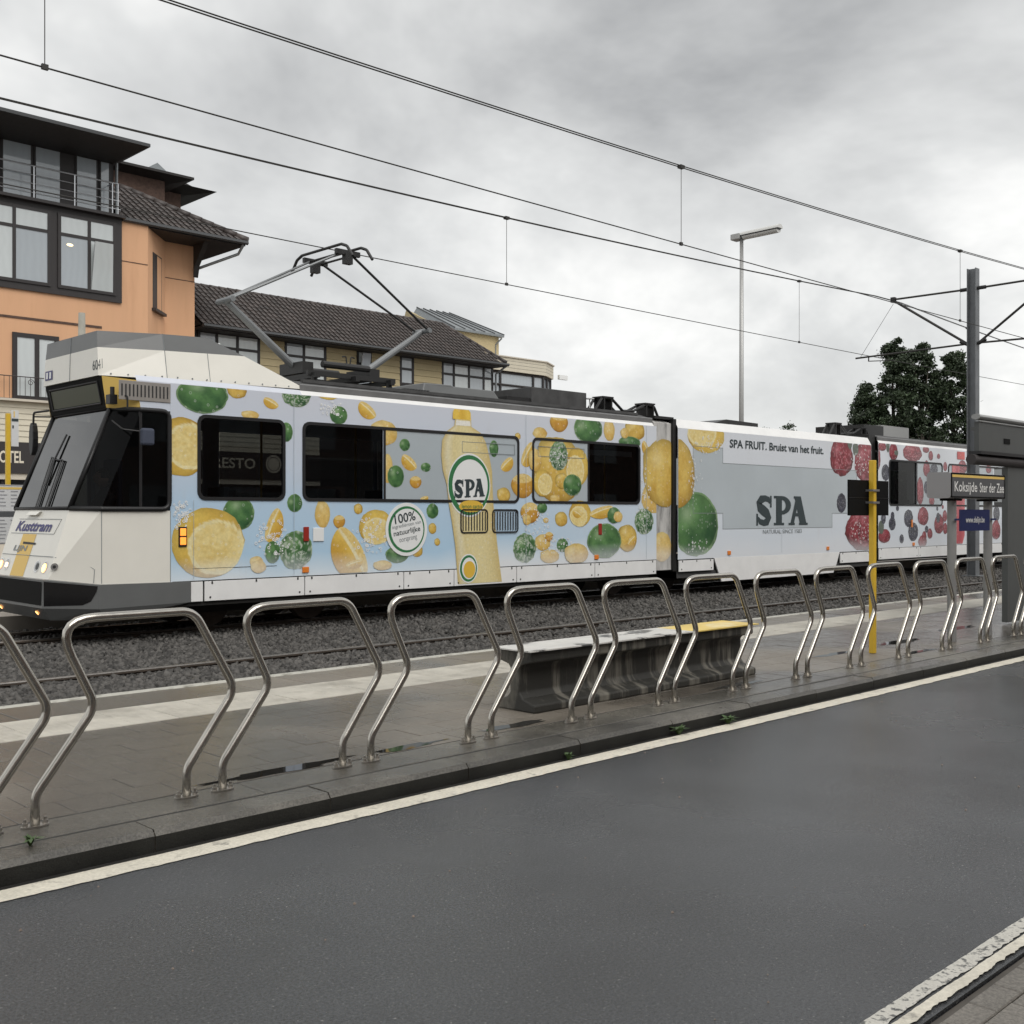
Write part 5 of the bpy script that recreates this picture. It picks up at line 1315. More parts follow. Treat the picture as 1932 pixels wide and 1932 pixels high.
# ---- roof equipment
rz = 3.53
MB().ext([(11.75, 14.2, rz), (11.85, 14.25, 3.80), (12.45, 14.25, 3.81), (12.5, 14.25, 3.79), (13.45, 14.25, 3.79), (13.66, 14.2, rz)], (0, 1.25, 0)).build("roof_box", M["tram_grey"], tram, bevel=.02)
MB().box(14.36, 15.86, 14.2, 15.5, rz + .03, 3.93).build("resistor_box", M["tram_roof"], tram, bevel=.01)
MB().box(13.75, 14.34, 14.22, 15.3, rz, 3.72).build("junction_box", M["tram_black"], tram)
MB().tube([(15.95, 14.2, rz), (15.95, 14.2, 3.82)], .012, 6).tube([(15.95, 14.2, 3.82), (15.95, 14.2, 3.835)], .09, 12).build("antenna", M["badge_white"], tram)
MB().tube([(8.05, 14.3, 3.92), (8.05, 14.3, 4.05)], .09, 12, r1=.03).tube([(8.05, 14.3, 3.90), (8.05, 14.3, 3.93)], .19, 14).build("antenna", M["badge_white"], tram)
ribs = MB()
for k in range(9): ribs.box(11.25 + k * .06, 11.28 + k * .06, 14.0, 14.1, 3.56, 3.64)
ribs.build("roof_rib", M["tram_roof"], tram)
MB().box(9.2, 17.0, 13.86, 13.92, 3.55, 3.60).build("roof_rail", M["tram_roof"], tram)
def arches(s0, n2, name, va=14.1):
    for v in (va, va + .2):
        MB().tube(fillet([(s0 - .25, v, 3.55), (s0, v, 3.86), (s0 + .28, v, 3.86), (s0 + .62, v, 3.64), (s0 + .95, v, 3.66), (s0 + 1.35, v, 3.82), (s0 + 1.6, v, 3.80), (s0 + 1.78, v, 3.52)], .12, 5), .028, 8).build("jumper_cable", M["tram_black"], tram)
    for x, h in ((s0, 3.86), (s0 + 1.30, 3.82)):
        MB().box(x + .02, x + .055, va - .03, va + .23, 3.5, h + .005).box(x + .24, x + .275, va - .03, va + .23, 3.5, h + .005).box(x - .02, x + .30, va - .04, va + .24, h, h + .03).build("cable_bracket", M["tram_black"], tram)
arches(16.2, 0, "a"); arches(25.0, 0, "b")
MB().ext([(19.8, 14.2, 3.55), (20.5, 14.2, 3.70), (21.75, 14.2, 3.68), (21.75, 14.2, 3.55)], (0, 1.3, 0)).build("roof_hatch", M["tram_black"], tram)
MB().box(27.6, 29.2, 14.2, 15.5, 3.62, 3.98).build("resistor_box", M["shelter_light"], tram)
MB().box(26.5, 27.55, 14.1, 15.5, 3.6, 3.93).build("junction_box", M["tram_black"], tram)
# pantograph
pa = MB()
for v in (14.35, 15.35): pa.box(9.6, 11.3, v - .03, v + .03, 3.74, 3.82)
for s in (9.7, 10.45, 11.15): pa.box(s - .04, s + .04, 14.2, 15.5, 3.70, 3.78)
pa.box(9.65, 9.85, 14.55, 15.2, 3.80, 3.98).box(10.95, 11.15, 14.55, 15.2, 3.80, 3.98)
for s in (9.7, 11.15):
    for v in (14.3, 15.42): pa.tube([(s, v, 3.56), (s, v, 3.74)], .05, 8)
pan = pa.build("pantograph", M["panto_dark"], tram)
MB().tube([(9.95, 14.45, 3.95), (10.85, 14.45, 3.95)], .055, 10).tube([(9.95, 15.3, 3.95), (10.85, 15.3, 3.95)], .055, 10).build("spring_cylinder", M["panto_dark"], pan)
hr = MB()
for d_ in (-.05, .05): hr.tube(fillet([(10.45 + d_ * .6, 14.45, 3.98), (10.45 + d_, 14.45, 4.12), (10.45 + d_ * 2.4, 14.45, 4.10)], .03), .012, 5)
hr.build("latch_hook", M["panto_dark"], pan)
MB().tube([(9.74, VC, 3.90), (8.50, VC, 4.81)], .062, 12, r1=.05).build("lower_arm", M["panto_grey"], pan, smooth=False)
MB().tube([(11.06, VC, 3.94), (12.32, VC, 4.78)], .062, 12, r1=.05).build("lower_arm", M["panto_grey"], pan)
MB().tube([(8.50, VC - .22, 4.81), (8.50, VC + .22, 4.81)], .045, 10).build("knee_tube", M["panto_grey"], pan)
MB().tube([(12.32, VC - .22, 4.78), (12.32, VC + .22, 4.78)], .045, 10).build("knee_tube", M["panto_grey"], pan)
up = MB()
for sg in (-1, 1):
    up.tube([(8.50, VC + sg * .16, 4.82), (10.28, VC + sg * .42, 5.74)], .019, 8)
up.tube([(8.50, VC + .05, 4.83), (10.2, VC - .38, 5.70)], .012, 6)
up.build("upper_arm", M["panto_grey"], pan)
ur = MB()
for sg in (-1, 1): ur.tube([(12.32, VC + sg * .16, 4.79), (10.52, VC + sg * .42, 5.74)], .021, 8)
ur.build("upper_arm", M["panto_dark"], pan)
hdm = MB()
for s in (10.22, 10.60):
    hdm.tube(fillet([(s, VC - .85, 5.62), (s, VC - .70, 5.80), (s, VC - .55, 5.855), (s, VC + .55, 5.855), (s, VC + .70, 5.80), (s, VC + .85, 5.62)], .1, 4), .024, 8)
hd_ = hdm.build("contact_shoe", M["panto_dark"], pan)
hb = MB()
for sg in (-1, 1):
    hb.box(10.18, 10.64, VC + sg * .45 - .03, VC + sg * .45 + .03, 5.72, 5.80).box(10.34, 10.48, VC + sg * .45 - .05, VC + sg * .45 + .05, 5.58, 5.74)
hb.tube([(10.28, VC - .42, 5.74), (10.28, VC + .42, 5.74)], .018, 6).tube([(10.52, VC - .42, 5.74), (10.52, VC + .42, 5.74)], .018, 6)
hb.build("shoe_carrier", M["panto_dark"], pan)

# ---- people in the tram
def person(label, J, E_, rad, head, loc, cloth):
    t = thing("person", label, "person", loc)
    me = bpy.data.meshes.new("body"); me.from_pydata([Vector(J[k]) for k in J], [], []) if False else None
    keys = list(J); idx = {k: i for i, k in enumerate(keys)}
    me.from_pydata([tuple(J[k]) for k in keys], [(idx[a], idx[b]) for a, b in E_], [])
    me.materials.append(M[cloth])
    ob = link("body", me, t)
    md = ob.modifiers.new("skin", 'SKIN'); md.use_smooth_shade = True
    for k in keys:
        sv = me.skin_vertices[0].data[idx[k]]; sv.radius = rad[k]; sv.use_root = (k == 'pelvis')
    sb_ = ob.modifiers.new("subdivision", 'SUBSURF'); sb_.levels = 1; sb_.render_levels = 2
    hx, hy, hz = head
    g = bmesh.new(); bmesh.ops.create_uvsphere(g, u_segments=18, v_segments=12, radius=.1)
    for v in g.verts:
        v.co.z *= 1.22; v.co.x *= 1.05
        if v.co.z < -.04: v.co.y *= .82
        if v.co.x < -.07 and abs(v.co.y) < .03 and abs(v.co.z) < .05: v.co.x -= .02
    for f in g.faces: f.smooth = True
    hm = bpy.data.meshes.new("head"); g.to_mesh(hm); g.free(); hm.materials.append(M["skin"])
    ho = link("head", hm, t); ho.location = head
    g = bmesh.new(); bmesh.ops.create_uvsphere(g, u_segments=18, v_segments=12, radius=.108)
    bmesh.ops.delete(g, geom=[v for v in g.verts if v.co.z < -.02 and v.co.x < .03 or v.co.x < -.085 or v.co.z < -.07], context='VERTS')
    for v in g.verts: v.co.z *= 1.22
    hm = bpy.data.meshes.new("hair"); g.to_mesh(hm); g.free(); hm.materials.append(M["hair_dark"])
    h2 = link("hair", hm, t); h2.location = (hx + .006, hy, hz + .008)
    return t
rad0 = dict(pelvis=(.15, .13), chest=(.17, .12), neckb=(.09, .09), neck=(.05, .05), head=(.05, .05), sl=(.07, .07), el=(.05, .05), hl=(.035, .035), sr=(.07, .07), er=(.05, .05), hr=(.035, .035),
            kl=(.075, .075), al=(.05, .05), fl=(.045, .04), kr=(.075, .075), ar=(.05, .05), fr=(.045, .04))
E0 = [('pelvis', 'chest'), ('chest', 'neckb'), ('neckb', 'neck'), ('neck', 'head'), ('neckb', 'sl'), ('sl', 'el'), ('el', 'hl'), ('neckb', 'sr'), ('sr', 'er'), ('er', 'hr'), ('pelvis', 'kl'), ('kl', 'al'), ('al', 'fl'), ('pelvis', 'kr'), ('kr', 'ar'), ('ar', 'fr')]
drv = dict(pelvis=(0, 0, .50), chest=(.02, 0, .80), neckb=(.02, 0, .98), neck=(0, 0, 1.06), head=(-.01, 0, 1.10), sl=(.02, -.19, .95), el=(-.10, -.22, .70), hl=(-.33, -.15, .74), sr=(.02, .19, .95), er=(-.10, .22, .70), hr=(-.33, .15, .74),
           kl=(-.42, -.12, .50), al=(-.45, -.12, .10), fl=(-.58, -.12, .06), kr=(-.42, .12, .50), ar=(-.45, .12, .10), fr=(-.58, .12, .06))
person("seated driver in dark clothes behind the cab side window", drv, E0, rad0, (-.02, 0, 1.20), (6.46, 14.5, .88), "cloth_dark")
stn = dict(pelvis=(0, 0, .90), chest=(0, 0, 1.20), neckb=(0, 0, 1.38), neck=(0, 0, 1.46), head=(0, 0, 1.50), sl=(0, -.2, 1.34), el=(.02, -.24, 1.06), hl=(-.06, -.22, .82), sr=(0, .2, 1.34), er=(.02, .25, 1.06), hr=(-.06, .22, .82),
           kl=(-.02, -.1, .48), al=(.0, -.1, .09), fl=(-.13, -.1, .045), kr=(-.02, .1, .48), ar=(0, .1, .09), fr=(-.13, .1, .045))
person("standing passenger in dark jacket inside the tram's rear window", stn, E0, rad0, (-.01, 0, 1.58), (15.55, 14.05, .862), "cloth_dark")
# ------------------------------------------------------------------ roof tiles (pantiles)
def tile_mesh(w, l, mt, name="roof_tile"):
    mb = MB(); n = 6; vs = []
    for j, (y, dz) in enumerate(((-.03, .030), (l, .004))):
        for k in range(n + 1):
            t = k / n
            vs.append(((t - .5) * w * 1.08, y, dz + .024 * math.sin(t * math.pi * 1.55 + .15)))
    for k in range(n + 1):
        t = k / n; vs.append(((t - .5) * w * 1.08, -.03, .030 + .024 * math.sin(t * math.pi * 1.55 + .15) - .022))
    fs = [(k, k + 1, n + 2 + k, n + 1 + k) for k in range(n)] + [(2*(n+1) + k, 2*(n+1) + k + 1, k + 1, k) for k in range(n)]
    mb.add(vs, fs)
    return mb
def tile_roof(parent_part, O, ds, dup, L_s, L_up, w, l, inside, near_limit, stuff_name="roof_tiles"):
    O, ds, dup = Vector(O), Vector(ds).normalized(), Vector(dup).normalized(); nz = ds.cross(dup)
    if nz.z < 0: nz = -nz
    rot = Matrix((ds, dup, nz)).transposed().to_4x4()
    cells = []
    for r in range(int(L_up / l)):
        for c in range(int(L_s / w) + 1):
            a, b = (c + .5) * w, r * l
            if inside(a, b + l * .5): cells.append((a, b))
    base = tile_mesh(w, l * 1.08, None)
    me = base.mesh("roof_tile", M["roof_tile"], smooth=True)
    cells.sort(key=lambda q: (O + ds * q[0] + dup * q[1] - Vector((0, 0, 1.6))).length)
    rest = MB()
    for k, (a, b) in enumerate(cells):
        p = O + ds * a + dup * b + nz * .004
        if k < near_limit:
            ob = bpy.data.objects.new("roof_tile", me); COL.objects.link(ob); ob.parent = parent_part
            m = rot.copy(); m.translation = p - WO[parent_part.name]
            ob.matrix_local = m @ Matrix.Rotation(rng.uniform(-.012, .012), 4, 'Z')
        else:
            rest.add([rot.to_3x3() @ Vector(v) + p for v in base.v], base.f)
    if rest.v:
        tag(rest.build(stuff_name, M["roof_tile_field"], parent_part, smooth=True, fix=False), kind="stuff")

def win_grid(parent, v, x0, x1, z0, z1, cols, rows, mt="window_pane", fw=.07, depth=.10, proud=.03, name="window"):
    """window thing-part: frame bars with recessed panes; cols/rows are lists of fractions"""
    mb = MB(); q = v - proud
    xs = [x0 + (x1 - x0) * c for c in cols]; zs = [z0 + (z1 - z0) * r for r in rows]
    for i, x in enumerate(xs): 
        mb.box(x - (fw/2 if 0 < i < len(xs)-1 else 0) - (fw if i == len(xs)-1 else 0), x + (fw/2 if 0 < i < len(xs)-1 else 0) + (fw if i == 0 else 0), q, v + depth, z0, z1)
    for i, z in enumerate(zs):
        a = z - (fw/2 if 0 < i < len(zs)-1 else 0) - (fw if i == len(zs)-1 else 0); b = z + (fw/2 if 0 < i < len(zs)-1 else 0) + (fw if i == 0 else 0)
        mb.box(x0 + .002, x1 - .002, q + .004, v + depth - .004, a + .001, b - .001)
    w_ = mb.build(name, M["brown_frame"], parent)
    for a, b in zip(xs, xs[1:]):
        for c, d in zip(zs, zs[1:]):
            m_ = mt if isinstance(mt, str) else rng.choice(mt)
            MB().quad((a + .01, v - .006, c + .01), (b - .01, v - .006, c + .01), (b - .01, v - .006, d - .01), (a + .01, v - .006, d - .01)).build("pane", M[m_], w_, fix=False)
    return w_

# ------------------------------------------------------------------ orange hotel
HV = 30.0
ho = thing("hotel_building", "orange rendered hotel with dark window bands and tiled roof behind the tram", "building", (12, HV, .12))
wl_ = MB()
wl_.quad((8, HV, .12), (8, 36, .12), (8, 36, 9.93), (8, HV, 9.93)).quad((8, HV, 4.57), (14.66, HV, 4.57), (14.66, HV, 9.93), (8, HV, 9.93))
wl_.quad((14.66, HV, 4.0), (15.80, 31.2, 4.0), (15.80, 31.2, 9.88), (14.66, HV, 9.88))
wl_.quad((15.80, 31.2, 4.0), (16.77, 31.2, 4.0), (16.77, 31.2, 9.88), (15.80, 31.2, 9.88))
wl_.quad((16.77, 31.2, 4.0), (16.77, 38, 4.0), (16.77, 38, 9.88), (16.77, 31.2, 9.88))
wl_.build("wall", M["orange_render"], ho)
gv = MB().box(8, 13.3, HV - .02, HV + .01, 6.77, 6.83).box(13.87, 14.66, HV - .012, HV + .01, 8.745, 8.765)
gv.box(15.80, 16.77, 31.188, 31.21, 8.745, 8.765)
gv.build("string_course", M["brick_dark"], ho)
# narrow recessed window in the splayed corner
def CH(t, z, e_=0.0): return (14.66 + 1.14 * t + .72 * e_, HV + 1.2 * t - .69 * e_, z)
nw = MB().hexa([CH(.27, 7.62, .012), CH(.78, 7.62, .012), CH(.78, 7.62, -.06), CH(.27, 7.62, -.06)], [CH(.27, 9.24, .012), CH(.78, 9.24, .012), CH(.78, 9.24, -.06), CH(.27, 9.24, -.06)]).build("window", M["brown_frame"], ho)
MB().quad(CH(.50, 7.66, .016), CH(.75, 7.66, .016), CH(.75, 9.2, .016), CH(.50, 9.2, .016)).build("reveal", M["orange_render"], nw, fix=False)
MB().hexa([CH(.22, 7.52, .12), CH(.86, 7.52, .12), CH(.86, 7.52, -.05), CH(.22, 7.52, -.05)], [CH(.22, 7.60, .12), CH(.86, 7.60, .12), CH(.86, 7.60, -.05), CH(.22, 7.60, -.05)]).build("sill", M["brown_frame"], nw)
# second floor window band
bd = MB().box(8, 13.86, HV - .06, HV - .012, 7.54, 9.90).build("window_surround", M["brown_frame"], ho)
for (a, b, cs) in ((9.95, 11.86, [0, .50, 1]), (12.05, 13.68, [0, .53, 1]), (8.05, 9.9, [0, .5, 1])):
    win_grid(ho, HV - .07, a, b, 7.72, 9.76, cs, [0, .72, 1], ["curtain_pane", "window_pane", "curtain_pane"], fw=.085)
# a casement tilted open
tl = MB().hexa([(12.97, HV - .10, 7.80), (13.58, HV - .10, 7.80), (13.58, HV - .06, 7.80), (12.97, HV - .06, 7.80)], [(12.99, HV - .30, 9.10), (13.50, HV - .30, 9.10), (13.50, HV - .26, 9.10), (12.99, HV - .26, 9.10)]).build("open_casement", M["curtain_pane"], ho)
MB().disc((12.38, HV - .082, 8.93), (1, 0, 0), (0, 0, .42), 0, .09, 18).build("lit_ceiling_lamp", M["warm_lamp"], ho, fix=False)
# third floor with terrace
MB().box(8, 13.78, HV + .30, 34, 9.96, 11.75).build("upper_wall", M["brown_frame"], ho)
MB().box(8, 13.9, HV - .25, HV + .5, 9.90, 9.98).build("terrace_edge", M["brown_frame"], ho)
for (a, b) in ((10.75, 11.46), (11.60, 12.24), (12.72, 13.26), (13.40, 13.62), (9.4, 10.5)):
    w_ = MB().box(a - .04, b + .04, HV + .26, HV + .297, 10.02, 11.56).build("window", M["brown_frame"], ho)
    MB().quad((a, HV + .255, 10.06), (b, HV + .255, 10.06), (b, HV + .255, 11.50), (a, HV + .255, 11.50)).build("pane", M["window_pane"], w_, fix=False)
fr2 = MB().hexa([(8, HV + .2, 11.52), (13.75, HV + .2, 11.52), (13.75, 35, 11.52), (8, 35, 11.52)], [(7.6, 28.55, 11.64), (14.0, 28.55, 11.64), (14.0, 35.5, 11.64), (7.6, 35.5, 11.64)]).build("flat_roof", M["dark_soffit"], ho)
MB().box(7.6, 14.02, 28.53, 35.5, 11.642, 11.73).build("roof_fascia", M["zinc_dark"], fr2)
MB().tube([(13.84, HV + .24, 9.9), (13.84, HV + .24, 11.55)], .04, 10).build("downpipe", M["zinc"], ho)
rl_ = MB()
for k, z in enumerate((10.83, 10.59, 10.36, 10.12)):
    rl_.tube([(8, HV - .2, z), (13.70 + .02 * k, HV - .2, z)], .022 if k == 0 else .012, 8)
for x in (10.0, 11.37, 12.46, 13.52, 13.68): rl_.tube([(x, HV - .2, 9.985), (x, HV - .2, 10.84)], .018, 8)
rl_.tube([(13.55, HV - .2, 10.83), (13.55, HV + .2, 10.83)], .018, 6)
rl_.build("balcony_railing", M["rail_silver"], ho)
# tiled hip roof above the corner
eZ, eV, tip = 9.96, 30.0, 17.9
rf = MB().hexa([(13.9, eV + .1, eZ - .03), (tip - .1, eV + .1, eZ - .03), (tip - .1, 36, eZ - .03), (13.9, 36, eZ - .03)], [(13.9, 32.79, 11.62), (15.11, 32.79, 11.62), (15.11, 33.5, 11.62), (13.9, 33.5, 11.62)]).build("roof", M["roof_base"], ho)
sl_ = math.hypot(1, .62)
dup = (0, 1 / sl_, .62 / sl_); Lup = 2.79 * sl_
tile_roof(rf, (13.9, eV, eZ + .02), (1, 0, 0), dup, 4.1, Lup, .215, .33, lambda a, b: a < 3.92 - b / sl_ and a > .06, 300)
hipv = Vector((15.11, 32.79, 11.68)) - Vector((tip, eV, eZ + .04))
for k in range(11):
    p0 = Vector((tip, eV, eZ + .05)) + hipv * (k / 11); p1 = p0 + hipv * (1.06 / 11)
    MB().tube([p0, p1], .12, 8, r1=.105).build("ridge_tile", M["roof_tile"], rf, smooth=True)
MB().ext([(13.88, eV - .10, eZ + .02), (13.88, eV - .12, eZ - .06), (13.88, eV - .06, eZ - .10), (13.88, eV + .02, eZ - .08), (13.88, eV + .02, eZ + .0)], (tip - 13.9, 0, 0)).build("gutter", M["zinc_dark"], rf)
MB().box(14.0, tip - .05, eV + .03, 33, eZ - .12, eZ - .05).build("soffit", M["dark_soffit"], rf)
MB().ext([(16.62, 31.0, 9.9), (16.62, 30.3, 9.85), (16.62, 30.9, 9.2), (16.62, 31.0, 8.85)], (.16, 0, 0)).build("eave_bracket", M["dark_soffit"], ho)
MB().tube([(17.75, eV - .02, 9.86), (17.7, eV + .2, 9.6), (16.8, 31.1, 9.15)], .045, 8).build("drainpipe", M["zinc"], ho)
# rooftop volumes behind
dm = MB().box(14.2, 17.0, 33.6, 37, 11.0, 12.45).build("dormer_wall", M["brick_dark"], ho)
MB().hexa([(14.2, 33.7, 12.40), (17.2, 33.7, 12.40), (17.2, 38, 12.40), (14.2, 38, 12.40)], [(13.8, 33.1, 12.52), (17.75, 33.1, 12.52), (17.75, 38.5, 12.52), (13.8, 38.5, 12.52)]).box(13.8, 17.77, 33.08, 38.5, 12.522, 12.60).build("dormer_roof", M["dark_soffit"], dm)
MB().ext([(16.2, 33.6, 12.605), (16.75, 33.6, 12.98), (17.3, 33.6, 12.605)], (0, .8, 0)).build("skylight", M["zinc"], dm)
d2 = MB().box(17.0, 18.4, 35.2, 38, 10.5, 12.62).build("dormer_wall", M["brick_dark"], ho)
MB().hexa([(17.0, 35.2, 12.62), (18.6, 35.2, 12.62), (18.6, 39, 12.62), (17.0, 39, 12.62)], [(16.8, 34.5, 12.76), (19.4, 34.5, 12.76), (19.4, 39.5, 12.76), (16.8, 39.5, 12.76)]).ext([(17.6, 34.9, 12.765), (18.1, 34.9, 13.05), (19.1, 34.9, 12.765)], (0, 3, 0)).build("dormer_roof", M["dark_soffit"], d2)
# first floor window with curled railing
win_grid(ho, HV - .02, 10.88, 12.1, 4.62, 6.40, [0, .52, 1], [0, 1], "curtain_pane", fw=.12)
br = MB().tube([(8, HV - .18, 5.22), (14, HV - .18, 5.22)], .014, 6).tube([(8, HV - .18, 4.63), (14, HV - .18, 4.63)], .012, 6)
for k in range(44): br.tube([(8.05 + k * .135, HV - .18, 4.63), (8.05 + k * .135, HV - .18, 5.22)], .007, 5)
br.tube([(11.3 + .09 * math.cos(t) * (1 - t / 12), HV - .185, 5.08 + .09 * math.sin(t) * (1 - t / 12)) for t in [k * .5 for k in range(18)]], .009, 5)
br.build("balcony_railing", M["wrought_iron"], ho)
# shop-front: cream boards, dark fascia with lettering, glazing
bk = MB().box(8, 20.5, HV - .05, HV + .3, 3.49, 4.57).build("board_backing", M["plank_cream"], ho)
for k in range(7):
    z = 3.50 + k * .152
    MB().ext([(8, HV - .075, z), (8, HV - .058, z + .146), (8, HV - .052, z + .146), (8, HV - .052, z)], (12.5, 0, 0)).build("board", M["plank_cream"], bk)
MB().box(8, 20.5, HV - .22, HV - .04, 4.571, 4.63).build("balcony_edge", M["cream_wall"], ho)
fs_ = MB().box(8, 20.5, HV - .14, HV + .3, 2.67, 3.485).build("fascia", M["fascia_dark"], ho)
text_mb("HOTEL", (10.33, HV - .145, 2.94), (.80, 0, 0), (0, 0, .32), .02).build("lettering", M["sign_letter"], fs_, fix=False)
text_mb("RESTO", (16.66, HV - .145, 2.99), (1.43, 0, 0), (0, 0, .32), .015).build("lettering", M["sign_letter"], fs_, fix=False)
MB().disc((18.74, HV - .145, 3.16), (1, 0, 0), (0, 0, 1), 0, .28, 32).build("seal", M["sign_letter"], fs_, fix=False)
MB().disc((18.74, HV - .148, 3.16), (1, 0, 0), (0, 0, 1), .20, .225, 32).build("seal_ring", M["fascia_dark"], fs_, fix=False)
MB().box(8, 20.5, HV - .10, HV + .3, 2.51, 2.668).build("soffit_strip", M["cream_wall"], ho)
MB().box(8, 20.5, HV + .05, HV + .3, .9, 2.508).build("shop_glazing", M["dark_glass"], ho)
MB().box(8, 20.5, HV - .02, HV + .3, .12, .88).build("plinth", M["cream_wall"], ho)
for x in [8.7 + 1.9 * k for k in range(6)]: MB().box(x, x + .09, HV, HV + .049, .9, 2.505).build("mullion", M["brown_frame"], ho)

# ------------------------------------------------------------------ tan boarded wing
TV = 32.2
tb = thing("boarded_building", "tan boarded two-storey building with long brown tiled roof behind the pantograph", "building", (24, TV, .12))
MB().box(17.2, 30.36, TV, 37, .12, 7.60).build("wall", M["brown_frame"], tb)
wins = [(17.4, 19.67, [0, .30, .63, 1], 6.45), (20.62, 22.32, [0, .46, 1], 6.2), (23.62, 24.29, [0, 1], 6.0), (25.59, 26.26, [0, 1], 6.4), (27.63, 30.34, [0, .23, .52, .81, 1], 6.0)]
edges = [19.67, 20.62, 22.32, 23.62, 24.29, 25.59, 26.26, 27.63]
for a, b in ((19.67, 20.62), (22.32, 23.62), (24.29, 25.59), (26.26, 27.63)):
    for k in range(9):
        z = 5.40 + k * .235
        MB().ext([(a + .005, TV - .045, z), (a + .005, TV - .022, z + .228), (a + .005, TV - .002, z + .228), (a + .005, TV - .002, z)], (b - a - .01, 0, 0)).build("plank", M["plank_tan"], tb)
for (a, b, cs, zb) in wins:
    win_grid(tb, TV - .01, a, b, zb, 7.50, cs, [0, (7.0 - zb) / (7.5 - zb), 1], ["window_pane", "curtain_pane"], fw=.09)
MB().hexa([(23.66, TV - .1, 6.1), (24.1, TV - .1, 6.1), (24.1, TV - .07, 6.1), (23.66, TV - .07, 6.1)], [(23.70, TV - .32, 7.36), (24.05, TV - .32, 7.36), (24.05, TV - .29, 7.36), (23.70, TV - .29, 7.36)]).build("open_casement", M["window_pane"], tb)
teV, teZ, trV, trZ = 31.5, 7.57, 34.1, 9.33
rf = MB().hexa([(17.2, teV + .1, teZ - .02), (30.4, teV + .1, teZ - .02), (30.4, 37, teZ - .02), (17.2, 37, teZ - .02)], [(17.2, trV, trZ - .06), (29.3, trV, trZ - .06), (29.3, trV + .3, trZ - .06), (17.2, trV + .3, trZ - .06)]).build("roof", M["roof_base"], tb)
k_ = math.hypot(trV - teV, trZ - teZ); dup = (0, (trV - teV) / k_, (trZ - teZ) / k_)
tile_roof(rf, (17.2, teV, teZ + .01), (1, 0, 0), dup, 13.2, k_, .205, .31, lambda a, b: a < 13.2 - 1.1 * b / k_, 300)
for k in range(36):
    MB().tube([(17.2 + k * .336, trV, trZ + .0), (17.2 + (k + 1.06) * .336, trV, trZ - .005)], .085, 8, r1=.075).build("ridge_tile", M["roof_tile"], rf, smooth=True)
h0, h1 = Vector((30.42, teV, teZ + .04)), Vector((29.3, trV, trZ))
for k in range(9):
    MB().tube([h0.lerp(h1, k / 9), h0.lerp(h1, (k + 1.06) / 9)], .08, 8, r1=.07).build("ridge_tile", M["roof_tile"], rf, smooth=True)
MB().ext([(17.2, teV - .10, teZ + .0), (17.2, teV - .12, teZ - .07), (17.2, teV - .05, teZ - .12), (17.2, teV + .03, teZ - .09), (17.2, teV + .03, teZ)], (13.3, 0, 0)).build("gutter", M["zinc_dark"], rf)
MB().box(17.2, 30.4, teV + .04, TV + .1, teZ - .13, teZ - .06).build("soffit", M["dark_soffit"], rf)
MB().tube([(30.42, teV, teZ - .1), (30.42, TV - .1, 7.2), (30.42, TV - .1, 4)], .045, 8).build("downpipe", M["zinc"], tb)
lr = MB().hexa([(20, 31.0, 5.0), (30, 31.0, 5.0), (30, TV - .05, 5.0), (20, TV - .05, 5.0)], [(20, 31.0, 5.05), (30, 31.0, 5.05), (30, TV - .05, 5.62), (20, TV - .05, 5.62)]).build("lower_roof", M["roof_tile_field"], tb)
# stair tower with standing-seam roof
tw_ = MB().box(31.6, 34.3, 36.0, 40, .12, 9.55).ext([(31.7, 36.3, 9.55), (31.7, 40, 9.55), (31.7, 39.4, 10.9)], (.2, 0, 0)).build("stair_tower", M["plank_tan"], tb)
E0_, E1_, T0_, T1_ = Vector((31.5, 35.8, 9.55)), Vector((34.45, 35.8, 9.55)), Vector((32.0, 39, 11.0)), Vector((33.95, 39, 11.0))
zr = MB().hexa([E0_, E1_, E1_ + Vector((0, 4, 0)), E0_ + Vector((0, 4, 0))], [E0_ + Vector((0, 0, .1)), E1_ + Vector((0, 0, .1)), T1_, T0_]).build("metal_roof", M["zinc"], tw_)
for k in range(6):
    t = k / 5; MB().tube([E0_.lerp(E1_, t) + Vector((0, 0, .11)), T0_.lerp(T1_, t) + Vector((0, 0, .02))], .03, 5).build("standing_seam", M["zinc_dark"], tw_)
MB().tube([(34.3, 35.8, 9.5), (34.1, 36, 9.2), (34.1, 36, 8.2)], .04, 6).build("drainpipe", M["zinc"], tw_)

# ------------------------------------------------------------------ flat-roofed pavilion
pv = thing("pavilion_building", "cream flat-roofed pavilion with dark glazed bays at the far end", "building", (34, 34, .12))
pl_ = [(31.0, 34.0), (35.3, 34.0), (36.5, 34.7), (37.0, 36.0), (37.0, 39), (31.0, 39)]
core = [(31.0, 34.15), (35.2, 34.15), (36.35, 34.8), (36.85, 36.05), (36.85, 38.9), (31.0, 38.9)]
MB().ext([(a, b, .12) for a, b in core], (0, 0, 7.6)).build("glazed_wall", M["window_pane"], pv)
pq = MB().ext([(a, b, 7.74) for a, b in pl_], (0, 0, .58)).build("parapet", M["plank_cream"], pv)
MB().ext([(a, b, 8.322) for a, b in [(30.95, 33.95), (35.33, 33.95), (36.54, 34.66), (37.05, 35.98), (37.05, 39), (30.95, 39)]], (0, 0, .05)).build("coping", M["cream_wall"], pv)
for k in range(1, 4):
    z = 7.74 + k * .145
    q = MB()
    for (a, b), (c, d) in zip(pl_[:4], pl_[1:5]):
        n_ = Vector((d - b, -(c - a), 0)).normalized() * .004
        q.quad(Vector((a, b, z)) + n_, Vector((c, d, z)) + n_, Vector((c, d, z + .008)) + n_, Vector((a, b, z + .008)) + n_)
    q.build("board_joint", M["zinc_dark"], pq)
fb = MB()
fr_pts = [(31.0, 34.12), (35.22, 34.12), (36.38, 34.78), (36.88, 36.02)]
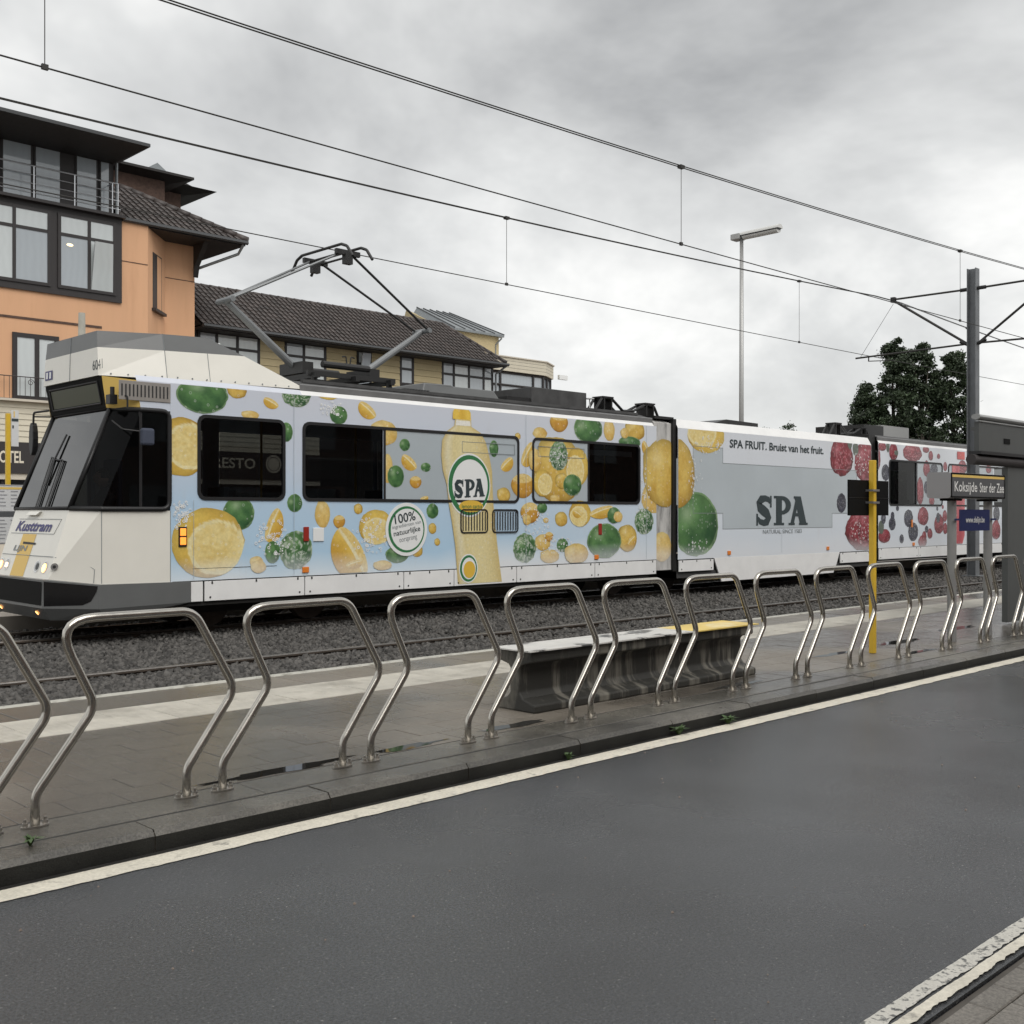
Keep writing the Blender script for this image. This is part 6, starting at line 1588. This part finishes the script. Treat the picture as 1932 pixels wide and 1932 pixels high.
for (a, b), (c, d) in zip(fr_pts, fr_pts[1:]):
    for z in (7.68, 7.15, 6.2): fb.tube([(a, b, z), (c, d, z)], .05, 6)
for (a, b) in [(31.0, 34.12), (32.6, 34.12), (34.6, 34.12), (35.22, 34.12), (35.8, 34.45), (36.38, 34.78), (36.65, 35.4), (36.88, 36.02)]: fb.tube([(a, b, .2), (a, b, 7.74)], .055, 6)
fb.build("frame", M["brown_frame"], pv)
MB().box(36.7, 37.25, 34.5, 34.62, 7.75, 7.95).build("wall_lamp", M["badge_white"], pv)

# ------------------------------------------------------------------ trees
def tree(label, base, h, rx, seed, nleaf, spread=1.0, leaf=.088, low=.15, group="trees behind the tram"):
    g = np.random.default_rng(seed)
    t = thing("broadleaf_tree", label, "tree", base, group)
    b = Vector(base)
    tk = MB().tube([b, b + Vector((.1, 0, h * .35)), b + Vector((.0, .1, h * .8))], .28, 8, r1=.06)
    lim = []
    for k in range(14):
        a = g.uniform(0, 6.28); z0 = h * g.uniform(.2, .7); r_ = rx * g.uniform(.5, .9) * (1.15 - z0 / h)
        e_ = b + Vector((math.cos(a) * r_, math.sin(a) * r_, z0 + h * g.uniform(.1, .25)))
        tk.tube([b + Vector((0, 0, z0)), (b + Vector((0, 0, z0))).lerp(e_, .5) + Vector((0, 0, .2)), e_], .07, 5, r1=.015); lim.append(e_)
    tk.build("trunk", M["bark"], t, smooth=True, fix=False)
    nc = 150
    tt = g.random(nc) ** 1.05; zc = low + (1 - low) * tt
    prof = np.minimum(1, tt / .22) ** .6 * (1.02 - tt) ** .52 * 1.12
    a = g.uniform(0, 2 * math.pi, nc); rr = rx * prof * np.sqrt(g.uniform(.2, 1.0, nc)) * g.uniform(.7, 1.22, nc)
    C_ = np.stack([np.cos(a) * rr, np.sin(a) * rr, zc * h], -1)
    ci = g.integers(0, nc, nleaf)
    sz = g.uniform(.18, .46, nc) * (1.1 - .5 * tt)
    P = C_[ci] + g.normal(size=(nleaf, 3)) * (sz[ci] * .62)[:, None] * np.array([1, 1, .8])
    u = g.normal(size=(nleaf, 3)); u /= np.linalg.norm(u, axis=1)[:, None]
    w = np.cross(u, g.normal(size=(nleaf, 3))); w /= np.linalg.norm(w, axis=1)[:, None]
    L_ = (leaf * g.uniform(.6, 1.25, nleaf))[:, None]
    Q = np.stack([P - u * L_, P + w * L_ * .55, P + u * L_, P - w * L_ * .55], 1).reshape(-1, 3)
    FF = np.arange(nleaf * 4).reshape(-1, 4)
    ob = link("crown", np_mesh("crown", Q, FF, M["leaf"]), t)
tree("tall dark green tree with the highest pointed top of the group", (56.7, 28.4, 0), 11.0, 1.8, 3, 38000)
tree("dark green tree in the middle of the group left of the mast", (57.9, 27.4, 0), 10.8, 1.7, 5, 36000)
tree("narrow dark tree with spiky top right beside the mast", (59.2, 26.2, 0), 10.3, 1.6, 8, 34000)
tree("low spreading tree at the left foot of the tree group", (55.6, 29.3, 0), 8.6, 1.75, 11, 28000)
tree("distant treetop just showing over the middle tram section", (87.8, 54.0, 0), 9.6, 2.2, 14, 6000, group="distant treetops")
tree("small distant treetop left of the other distant one", (86.4, 55.6, 0), 9.3, 1.0, 15, 2500, group="distant treetops")
